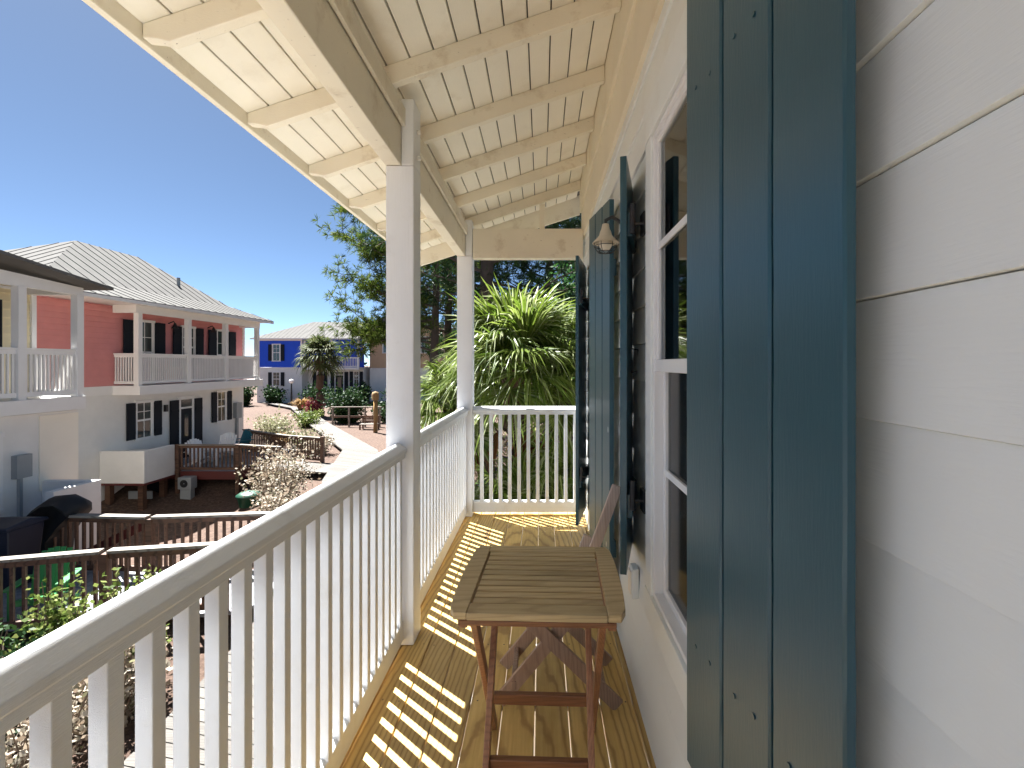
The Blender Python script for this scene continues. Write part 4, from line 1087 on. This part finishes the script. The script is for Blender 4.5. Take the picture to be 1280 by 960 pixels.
# ---------------------------------------------------------------- garden furniture further out
fn = thing('rail_fence', 'low weathered rail fence in front of the dark hedge', 'fence', (-11.6, 29.5, GZ))
for x in (-12.9, -11.9, -10.9, -10.0): MB().tube([(x, 29.5, GZ), (x, 29.5, -1.28)], 0.06, 8).build('post', 'cap', fn)
MB().bar((-13.0, 29.5, -1.25), (-9.9, 29.5, -1.25), 0.14, 0.06).build('rail', 'cap', fn)
MB().bar((-13.0, 29.5, -1.85), (-9.9, 29.5, -1.85), 0.05, 0.12).build('rail', 'brown', fn)
wp = thing('wooden_post', 'round weathered wooden post standing in the mulch near the bench', 'post', (-9.5, 27.3, GZ))
MB().tube([(-9.5, 27.3, GZ), (-9.48, 27.3, -1.4), (-9.5, 27.3, -0.35)], [0.13, 0.13, 0.14], 12).build('shaft', 'yellowwood', wp, 0, True)
mb = MB(); mb.lathe((-9.5, 27.3, -0.35), [(0.19, -0.30), (0.20, 0.0), (0.17, 0.14), (0.001, 0.20)], 14); mb.build('finial', 'yellowwood', wp, 0, True)
bc = thing('garden_bench', 'dark bench with pale seat slats on the mulch by the fence', 'bench', (-10.2, 28.4, GZ))
mb = MB()
for i in range(4): mb.box(-10.75, -9.75, 28.15 + i * 0.13, 28.26 + i * 0.13, GZ + 0.42, GZ + 0.46)
mb.build('seat', 'cap', bc)
mb = MB()
for i in range(3): mb.box(-10.75, -9.75, 28.68, 28.71, GZ + 0.52 + i * 0.14, GZ + 0.63 + i * 0.14)
mb.build('backrest', 'brown', bc)
for x in (-10.72, -9.78):
    for y in (28.18, 28.66): MB().box(x - 0.04, x + 0.04, y - 0.04, y + 0.04, GZ, GZ + (0.42 if y < 28.5 else 0.92)).build('leg', 'brown', bc)
lp = thing('street_lamp', 'dark lamp post with white globe before the blue house', 'lamp post', (-22, 42, GZ))
MB().tube([(-22, 42, GZ), (-22, 42, -0.3)], [0.10, 0.05], 10).build('pole', 'black_iron', lp)
mb = MB(); mb.lathe((-22, 42, -0.30), [(0.06, 0), (0.17, 0.08), (0.20, 0.20), (0.15, 0.33), (0.001, 0.38)], 14); mb.build('globe', 'white_plastic', lp, 0, True)

# ---------------------------------------------------------------- vegetation
def rdir(r, zmin=-1.0):
    while True:
        v = V((r.uniform(-1, 1), r.uniform(-1, 1), r.uniform(zmin, 1)))
        if 0.05 < v.length < 1: return v.normalized()
def tuft(mb, p, d, r, L, n, w):
    d = d.normalized()
    for _ in range(n):
        q = (d * r.uniform(0.2, 1.0) + rdir(r) * 0.85).normalized()
        s = q.cross(rdir(r)).normalized() * w
        l = L * r.uniform(0.7, 1.1)
        mid = p + q * l * 0.5
        e = p + q * l + V((0, 0, -0.08 * l))
        k = len(mb.v)
        mb.v += [tuple(p - s * 0.5), tuple(p + s * 0.5), tuple(mid + s), tuple(e), tuple(mid - s)]
        mb.f.append((k, k + 1, k + 2, k + 3, k + 4))
def pine(x, y, h, r0, seed, label, mat='needle', first=0.3, reach=3.0, nbr=40, tufts=9, nl=0.26, nw=0.012, lean=(0, 0), group='pine trees around the garden', bias=None, ntuft=13):
    r = random.Random(seed)
    t = thing('pine_tree', label, 'tree', (x, y, GZ), group)
    tr = MB(); cr = MB()
    pts = [V((x + lean[0] * (i / 8) ** 1.5 + 0.06 * math.sin(i * 1.3 + seed), y + lean[1] * (i / 8) ** 1.5 + 0.05 * math.cos(i * 1.1 + seed), GZ + h * i / 8)) for i in range(9)]
    tr.tube(pts, [r0 * (1 - 0.085 * i) for i in range(9)], 10)
    def at(f):
        k = min(7, int(f * 8)); return pts[k].lerp(pts[k + 1], f * 8 - k)
    for b in range(nbr):
        f = first + (0.97 - first) * (b / nbr) ** 0.9
        p0 = at(f)
        a = b * 2.4 + r.uniform(-0.5, 0.5)
        if bias is not None and r.random() < 0.55: a = bias + r.uniform(-0.9, 0.9)
        L = reach * (1.0 - 0.62 * (f - first) / (1 - first)) * r.uniform(0.7, 1.1)
        dirv = V((math.cos(a), math.sin(a), r.uniform(-0.05, 0.35)))
        bp = [p0]; n = 6
        for i in range(1, n + 1):
            dirv = (dirv + V((r.uniform(-0.2, 0.2), r.uniform(-0.2, 0.2), r.uniform(-0.18, 0.2)))).normalized()
            bp.append(bp[-1] + dirv * L / n)
        tr.tube(bp, [max(0.008, r0 * 0.22 * (1 - i / (n + 0.6))) for i in range(n + 1)], 5, False)
        for i in range(1, n + 1):
            cnt = tufts if i > 2 else tufts // 3
            for _ in range(cnt):
                q0 = bp[i - 1].lerp(bp[i], r.random())
                sd = (dirv * 0.5 + rdir(r, -0.4)).normalized()
                sl = L * r.uniform(0.08, 0.22)
                q1 = q0 + sd * sl
                if r.random() < 0.4: tr.tube([q0, q1], [0.010, 0.005], 4, False)
                tuft(cr, q1, sd + V((0, 0, 0.3)), r, nl, ntuft, nw)
                if tufts > 10: tuft(cr, q0.lerp(q1, 0.5), sd + V((0, 0, 0.2)), r, nl, ntuft, nw)
    tr.build('trunk', 'bark', t, 0, True); cr.build('crown', mat, t)
    return t

def fan_leaf(mb, st, base, d, pet, R, r, nseg=34, span=rad(250), droop=0.35, upv=None):
    d = d.normalized()
    side = d.cross(V((0, 0, 1)))
    if side.length < 0.05: side = V((1, 0, 0))
    side.normalize(); nrm = side.cross(d).normalized()
    hub = base + d * pet + V((0, 0, -0.10 * pet))
    st.tube([base, base.lerp(hub, 0.5) + V((0, 0, 0.03 * pet)), hub], [0.016, 0.012, 0.009], 5, False)
    tilt = (d * 0.9 + V((0, 0, -0.25))).normalized()
    nrm = (nrm - tilt * nrm.dot(tilt)).normalized()
    for i in range(nseg):
        a = -span / 2 + span * (i + 0.5) / nseg
        sd = (tilt * math.cos(a) + side * math.sin(a)).normalized()
        cr = nrm.cross(sd).normalized()
        L = R * (0.72 + 0.28 * math.cos(a * 0.6)) * r.uniform(0.88, 1.05)
        w0 = L * 2 * math.tan(span / nseg / 2) * 0.24
        dr = droop * r.uniform(0.5, 1.5) * L; kk = r.choice((0.7, 1.0, 1.0, 1.3)); sw_ = cr * r.uniform(-0.10, 0.10) * L
        lift = nrm * (0.10 * L * (abs(a) / (span / 2)))
        def pt(t): return hub + sd * (L * t) + V((0, 0, -dr * max(0, t - 0.36) ** 2 * 2.9 * kk)) + lift * t + sw_ * t * t
        k = len(mb.v)
        pl = nrm * 0.012
        w1 = w0 * 0.95
        mb.v += [tuple(hub - cr * 0.004), tuple(hub + cr * 0.004), tuple(pt(0.5) + cr * w1 - pl), tuple(pt(0.5) + pl), tuple(pt(0.5) - cr * w1 - pl),
                 tuple(pt(0.78) + cr * w1 * 0.55), tuple(pt(0.78) - cr * w1 * 0.55), tuple(pt(1.0) + rdir(r) * 0.03 * L)]
        mb.f += [(k, k + 1, k + 2, k + 3), (k, k + 3, k + 4), (k + 2, k + 5, k + 3), (k + 3, k + 5, k + 6), (k + 3, k + 6, k + 4), (k + 5, k + 7, k + 6)]
def fan_palm(x, y, ztop, label, seed, nl=24, R=0.85, pet=0.75, tr_r=0.13, dead=3, group='fan palms by the porch', nseg=54, extra=(), mat='palm'):
    r = random.Random(seed)
    t = thing('fan_palm', label, 'palm', (x, y, GZ), group)
    tr = MB(); pts = [(x + 0.04 * math.sin(i), y, GZ + (ztop - GZ) * i / 10) for i in range(11)]
    tr.tube(pts, [tr_r * (1.15 if i < 2 else 1.0) * (1.35 if i > 7 else 1) * (0.94 + 0.12 * (i % 2)) for i in range(11)], 12)
    for i in range(26):      # old leaf boots
        a = i * 2.4; z = ztop - 0.02 - 0.035 * i
        b0 = V((x + tr_r * 1.1 * math.cos(a), y + tr_r * 1.1 * math.sin(a), z))
        tr.bar(b0, b0 + V((math.cos(a) * 0.12, math.sin(a) * 0.12, 0.16)), 0.07, 0.02, (-math.sin(a), math.cos(a), 0))
    tr.build('trunk', 'palmbark', t)
    mb = MB(); st = MB(); dd = MB()
    base = V((x, y, ztop))
    for i in range(nl):
        a = i * 2.399 + r.uniform(-0.2, 0.2); el = rad(86 - 112 * (i / nl) ** 1.25 + r.uniform(-9, 9))
        d = V((math.cos(a) * math.cos(el), math.sin(a) * math.cos(el), math.sin(el)))
        fan_leaf(mb, st, base + V((0, 0, 0.1 - 0.2 * i / nl)), d, pet * r.uniform(0.8, 1.15), R * r.uniform(0.85, 1.1), r, nseg, rad(r.uniform(200, 280)), r.uniform(0.25, 0.6))
    for (dx, dy, dz, pe, rr, sp, dr) in extra:
        fan_leaf(mb, st, base, V((dx, dy, dz)), pe, rr, r, 64, rad(sp), dr)
    for i in range(dead):
        a = i * 2.399 + 1; el = rad(-62 + r.uniform(-12, 12))
        d = V((math.cos(a) * math.cos(el), math.sin(a) * math.cos(el), math.sin(el)))
        fan_leaf(dd, dd, base - V((0, 0, 0.25)), d, pet * 0.8, R * 0.75, r, 20, rad(120), 0.3)
    mb.build('crown', mat, t); st.build('leaf_stalks', mat, t)
    if dead: dd.build('dead_fronds', 'palmdead', t)
    return t

def shrub(name, x, y, rx, h, mat, label, seed, n=900, ls=0.06, z=None, cat='shrub', group='garden shrubs', stems=14, base=0.05, thin=1.0, ry=None):
    r = random.Random(seed)
    if z is None: z = gz(x, y) - 0.02
    t = thing(name, label, cat, (x, y, z), group)
    st = MB(); lf = MB(); ry = ry or rx
    clumps = []
    for i in range(stems):
        a = r.uniform(0, 6.28); k = r.uniform(0.2, 1.0)
        tip = V((x + rx * k * math.cos(a) * 0.85, y + ry * k * math.sin(a) * 0.85, z + h * r.uniform(0.45, 0.98) * (1.0 - 0.3 * k)))
        b0 = V((x + 0.12 * rx * math.cos(a), y + 0.12 * ry * math.sin(a), z - 0.05))
        md = b0.lerp(tip, 0.5) + V((r.uniform(-0.1, 0.1), r.uniform(-0.1, 0.1), 0.08)) * rx
        st.tube([b0, md, tip], [0.014, 0.010, 0.004], 4, False)
        clumps.append((b0, md, tip))
    for i in range(n):
        b0, md, tip = r.choice(clumps)
        u = r.uniform(base, 1.0)
        p = (b0.lerp(md, u * 2) if u < 0.5 else md.lerp(tip, u * 2 - 1)) + rdir(r) * rx * 0.30 * r.random() ** 0.6
        if p.z < z + 0.03: p.z = z + r.uniform(0.03, 0.2)
        d = rdir(r, -0.3); s = d.cross(rdir(r)).normalized()
        l = ls * r.uniform(0.6, 1.4); w = l * 0.34 * thin
        k = len(lf.v)
        lf.v += [tuple(p), tuple(p + d * l * 0.5 + s * w), tuple(p + d * l), tuple(p + d * l * 0.5 - s * w)]
        lf.f.append((k, k + 1, k + 2, k + 3))
    st.build('stems', 'twig', t); lf.build('leaves', mat, t)
    return t
def grass_clump(x, y, rx, h, mat, label, seed, n=260, z=GZ, name='grass_clump'):
    r = random.Random(seed); t = thing(name, label, 'grass clump', (x, y, z)); mb = MB()
    for i in range(n):
        a = r.uniform(0, 6.28); d = V((math.cos(a), math.sin(a), 0)); L = h * r.uniform(0.7, 1.1); k = r.uniform(0.2, 1)
        p = V((x, y, z)) + d * 0.12 * rx; s = V((-d.y, d.x, 0)) * 0.02 * max(1, h)
        m1 = p + d * rx * 0.35 * k + V((0, 0, L * 0.7)); e = p + d * rx * k + V((0, 0, L * (0.95 - 0.35 * k)))
        q = len(mb.v); mb.v += [tuple(p - s), tuple(p + s), tuple(m1 + s), tuple(m1 - s), tuple(e)]
        mb.f += [(q, q + 1, q + 2, q + 3), (q + 3, q + 2, q + 4)]
    mb.build('blades', mat, t); return t
def broad_tree(x, y, h, R, label, seed, mat='green', n=5000, ls=0.16, trunk=0.16, group='leafy trees behind', crown_low=0.35):
    r = random.Random(seed); t = thing('leafy_tree', label, 'tree', (x, y, GZ), group)
    tr = MB(); lf = MB()
    tr.tube([(x, y, GZ), (x + 0.1, y, GZ + h * 0.4), (x, y + 0.1, GZ + h * 0.9)], [trunk, trunk * 0.7, trunk * 0.2], 8)
    tips = []
    for i in range(46):
        f = r.uniform(crown_low, 0.92); a = i * 2.4; p0 = V((x, y, GZ + h * f * 0.9))
        L = R * r.uniform(0.45, 1.0) * (1 - 0.5 * abs(f - 0.55))
        p1 = p0 + V((math.cos(a) * L, math.sin(a) * L, h * 0.12 * r.uniform(-0.2, 1)))
        tr.tube([p0, p0.lerp(p1, 0.5) + V((0, 0, 0.15)), p1], [trunk * 0.35, trunk * 0.2, 0.012], 5, False)
        tips.append((p0.lerp(p1, 0.4), p1))
    for i in range(n):
        a, b = r.choice(tips)
        p = a.lerp(b, r.random() ** 0.7) + rdir(r) * R * 0.24 * r.random() ** 0.5
        d = rdir(r, -0.6); s = d.cross(rdir(r)).normalized(); l = ls * r.uniform(0.6, 1.3); w = l * 0.36
        k = len(lf.v); lf.v += [tuple(p), tuple(p + d * l * 0.5 + s * w), tuple(p + d * l), tuple(p + d * l * 0.5 - s * w)]; lf.f.append((k, k + 1, k + 2, k + 3))
    tr.build('trunk', 'bark', t); lf.build('crown', mat, t); return t

# pines
pine(-3.55, 15.5, 13.0, 0.17, 3, 'pine whose branches reach left of the middle post against the sky', 'needle', 0.34, 3.9, 48, 11, 0.23, 0.010, (0.2, 0.0), bias=rad(180), ntuft=15)
pine(-3.9, 20.0, 14, 0.20, 8, 'dark slim pine trunk right of the middle post', 'needle_dark', 0.3, 2.8, 40, 7, 0.30, 0.013)
pine(-3.35, 21.5, 15, 0.17, 12, 'second dark pine standing between the two porch posts', 'needle_dark', 0.25, 2.6, 40, 7, 0.30, 0.013)
pine(-1.45, 12.5, 15, 0.24, 21, 'thick pine trunk directly behind the large fan palm', 'needle_dark', 0.36, 3.6, 46, 9, 0.28, 0.012)
pine(0.3, 19, 15, 0.22, 35, 'pine crown filling the top of the porch opening', 'needle_dark', 0.22, 3.8, 52, 9, 0.30, 0.014)
pine(2.8, 24, 16, 0.22, 37, 'tall pine behind the house corner', 'needle_dark', 0.2, 3.6, 46, 8, 0.32, 0.016)
broad_tree(1.9, 14.0, 8.2, 2.5, 'leafy green tree to the right behind the fan palms', 41, 'green', 6500, 0.15)
broad_tree(-2.8, 26, 7.5, 3.4, 'dark leafy tree behind the pine trunks', 43, 'dkgreen', 5200, 0.22)
broad_tree(-31, 72, 11.0, 4.0, 'distant round tree above the blue house roof', 47, 'dkgreen', 3500, 0.4)
broad_tree(-26, 64, 7.5, 3.2, 'distant dark tree between the pink and blue houses', 48, 'dkgreen', 2500, 0.35)
broad_tree(-5.5, 60, 10, 4.5, 'distant tree right of the tan house', 49, 'dkgreen', 3500, 0.4)
broad_tree(2.0, 48, 12, 6.0, 'distant tree closing the view behind the pines', 50, 'dkgreen', 4500, 0.45)
broad_tree(-2.5, 40, 9, 5.0, 'distant tree low between the porch posts', 51, 'dkgreen', 4500, 0.4)

# palms
fan_palm(-0.38, 6.6, 1.26, 'large fan palm with bright fronds right behind the end railing', 5, 18, 0.92, 0.60, extra=((0.03, -0.10, 1, 0.46, 1.25, 220, 0.24), (0.35, -0.3, 1.0, 0.5, 1.15, 220, 0.3), (-0.35, -0.2, 0.95, 0.5, 1.05, 220, 0.3), (0.2, 0.3, 1, 0.7, 1.15, 230, 0.3), (-0.15, -0.6, 0.35, 0.45, 0.9, 240, 0.4), (0.3, -0.6, 0.1, 0.5, 0.9, 240, 0.45)))
fan_palm(0.36, 7.0, 1.08, 'fan palm half hidden by the shutter at the porch end', 6, 16, 0.88, 0.6, extra=((-0.05, -0.1, 1, 0.5, 1.0, 220, 0.15), (-0.4, -0.3, 0.8, 0.55, 0.95, 230, 0.25), (-0.2, -0.6, 0.4, 0.5, 0.9, 240, 0.35), (0.1, -0.6, 0.6, 0.5, 0.9, 240, 0.3)))
fan_palm(-1.28, 6.9, 0.72, 'lower fan palm left of the far corner post', 7, 20, 0.62, 0.42)
fan_palm(-16.7, 36.0, 1.9, 'cabbage palm with brown trunk beside the boardwalk', 9, 48, 1.15, 1.0, 0.26, 0, None, 20, mat='palm_dull')

fan_palm(-0.25, 6.0, -0.75, 'low palmetto clump of fans showing between the end balusters', 15, 20, 0.72, 0.6, 0.09, 1)
fan_palm(0.35, 6.3, -0.55, 'low palmetto fans below the far shutter', 16, 18, 0.72, 0.6, 0.09, 1)

# shrubs
shrub('dry_shrub', -7.35, 13.6, 1.25, 2.05, 'dry', 'large dry silvery shrub beside the deck ramp', 61, 3000, 0.085, stems=34)
shrub('dry_shrub', -6.6, 11.8, 0.9, 1.1, 'dry', 'smaller dry shrub in front of the large silvery shrub', 62, 1300, 0.07, stems=22)
shrub('leafy_shrub', -5.6, 5.55, 0.65, 1.62, 'lime', 'leafy pale green shrub before the green chair', 63, 2000, 0.07, stems=34, base=0.35)
shrub('leafy_shrub', -4.95, 5.75, 0.6, 1.62, 'lime', 'pale green shrub beside the walkway near the railing', 64, 1700, 0.065, stems=34, base=0.4)
shrub('dry_shrub', -4.7, 5.2, 0.65, 1.35, 'dry', 'dry twiggy shrub under the pale green shrub', 65, 1600, 0.075, stems=30)
shrub('dry_shrub', -4.8, 4.4, 0.8, 1.25, 'dry', 'dry brownish shrub low behind the near railing', 66, 1500, 0.06, stems=36)
shrub('dark_shrub', -5.9, 5.0, 0.9, 1.3, 'dkgreen', 'dark shrub at the left edge below the walkway', 67, 2400, 0.08, stems=30)
shrub('dark_shrub', -4.35, 3.5, 0.45, 0.7, 'dkgreen', 'small dark shrub seen between the near balusters', 68, 800, 0.06, stems=18)
shrub('silver_shrub', -13.9, 25.0, 1.5, 1.55, 'silver', 'broad pale shrub left of the boardwalk', 69, 1800, 0.12, stems=28)
shrub('silver_shrub', -10.9, 21.6, 1.1, 1.25, 'silver', 'pale shrub behind the deck ramp railing', 70, 1500, 0.10, stems=26)
shrub('silver_shrub', -9.6, 20.4, 0.9, 1.15, 'dry', 'pale dry shrub at the bend of the boardwalk', 71, 1300, 0.10, stems=24)
shrub('leafy_shrub', -14.6, 29.5, 1.5, 1.2, 'lime', 'yellow green shrub behind the broad pale shrub', 72, 1400, 0.14, stems=24)
grass_clump(-11.7, 21.2, 0.8, 1.1, 'straw', 'brown grass clump behind the brown deck', 73)
grass_clump(-19.2, 38.3, 1.1, 1.5, 'straw', 'straw coloured grass clump by the far end of the boardwalk', 74)
shrub('crimson_shrub', -17.1, 35.6, 0.85, 1.5, 'crimson', 'round crimson shrub beside the cabbage palm', 75, 1500, 0.16, stems=26)
shrub('hedge', -12.9, 31.8, 2.0, 2.6, 'dkgreen', 'dense dark green hedge behind the rail fence', 76, 4200, 0.16, stems=50, cat='hedge', ry=1.2)
shrub('hedge', -10.0, 31.6, 1.6, 1.9, 'dkgreen', 'darker lower hedge right of the cabbage palm hedge', 77, 2600, 0.16, stems=40, cat='hedge', ry=1.0)
for i, (x, y, rx, h, lb) in enumerate(((-25.5, 45.5, 1.6, 1.9, 'dark shrub under the lower window of the blue house'), (-20.6, 44, 1.9, 2.6, 'tall dark shrub right of the lamp post'),
                                     (-17.6, 46, 1.3, 2.5, 'dark spiky shrub beside the blue house balcony'), (-27.6, 44, 1.4, 2.6, 'dark shrub at the corner of the pink house'),
                                     (-14.0, 46.5, 1.8, 2.4, 'dark shrub against the white wall of the tan house'))):
    shrub('dark_shrub', x, y, rx, h, 'dkgreen', lb, 80 + i, 1700, 0.22, stems=30)
shrub('low_shrub', -0.9, 10.5, 1.5, 1.5, 'dkgreen', 'dark undergrowth shrub below the fan palms', 91, 2400, 0.12, stems=40)
shrub('low_shrub', 1.2, 11, 1.5, 1.6, 'dkgreen', 'dark undergrowth shrub right of the fan palm trunk', 92, 2400, 0.12, stems=40)
shrub('low_shrub', -3.0, 12, 1.6, 1.6, 'dkgreen', 'dark undergrowth shrub left of the fan palms', 93, 2400, 0.12, stems=40)
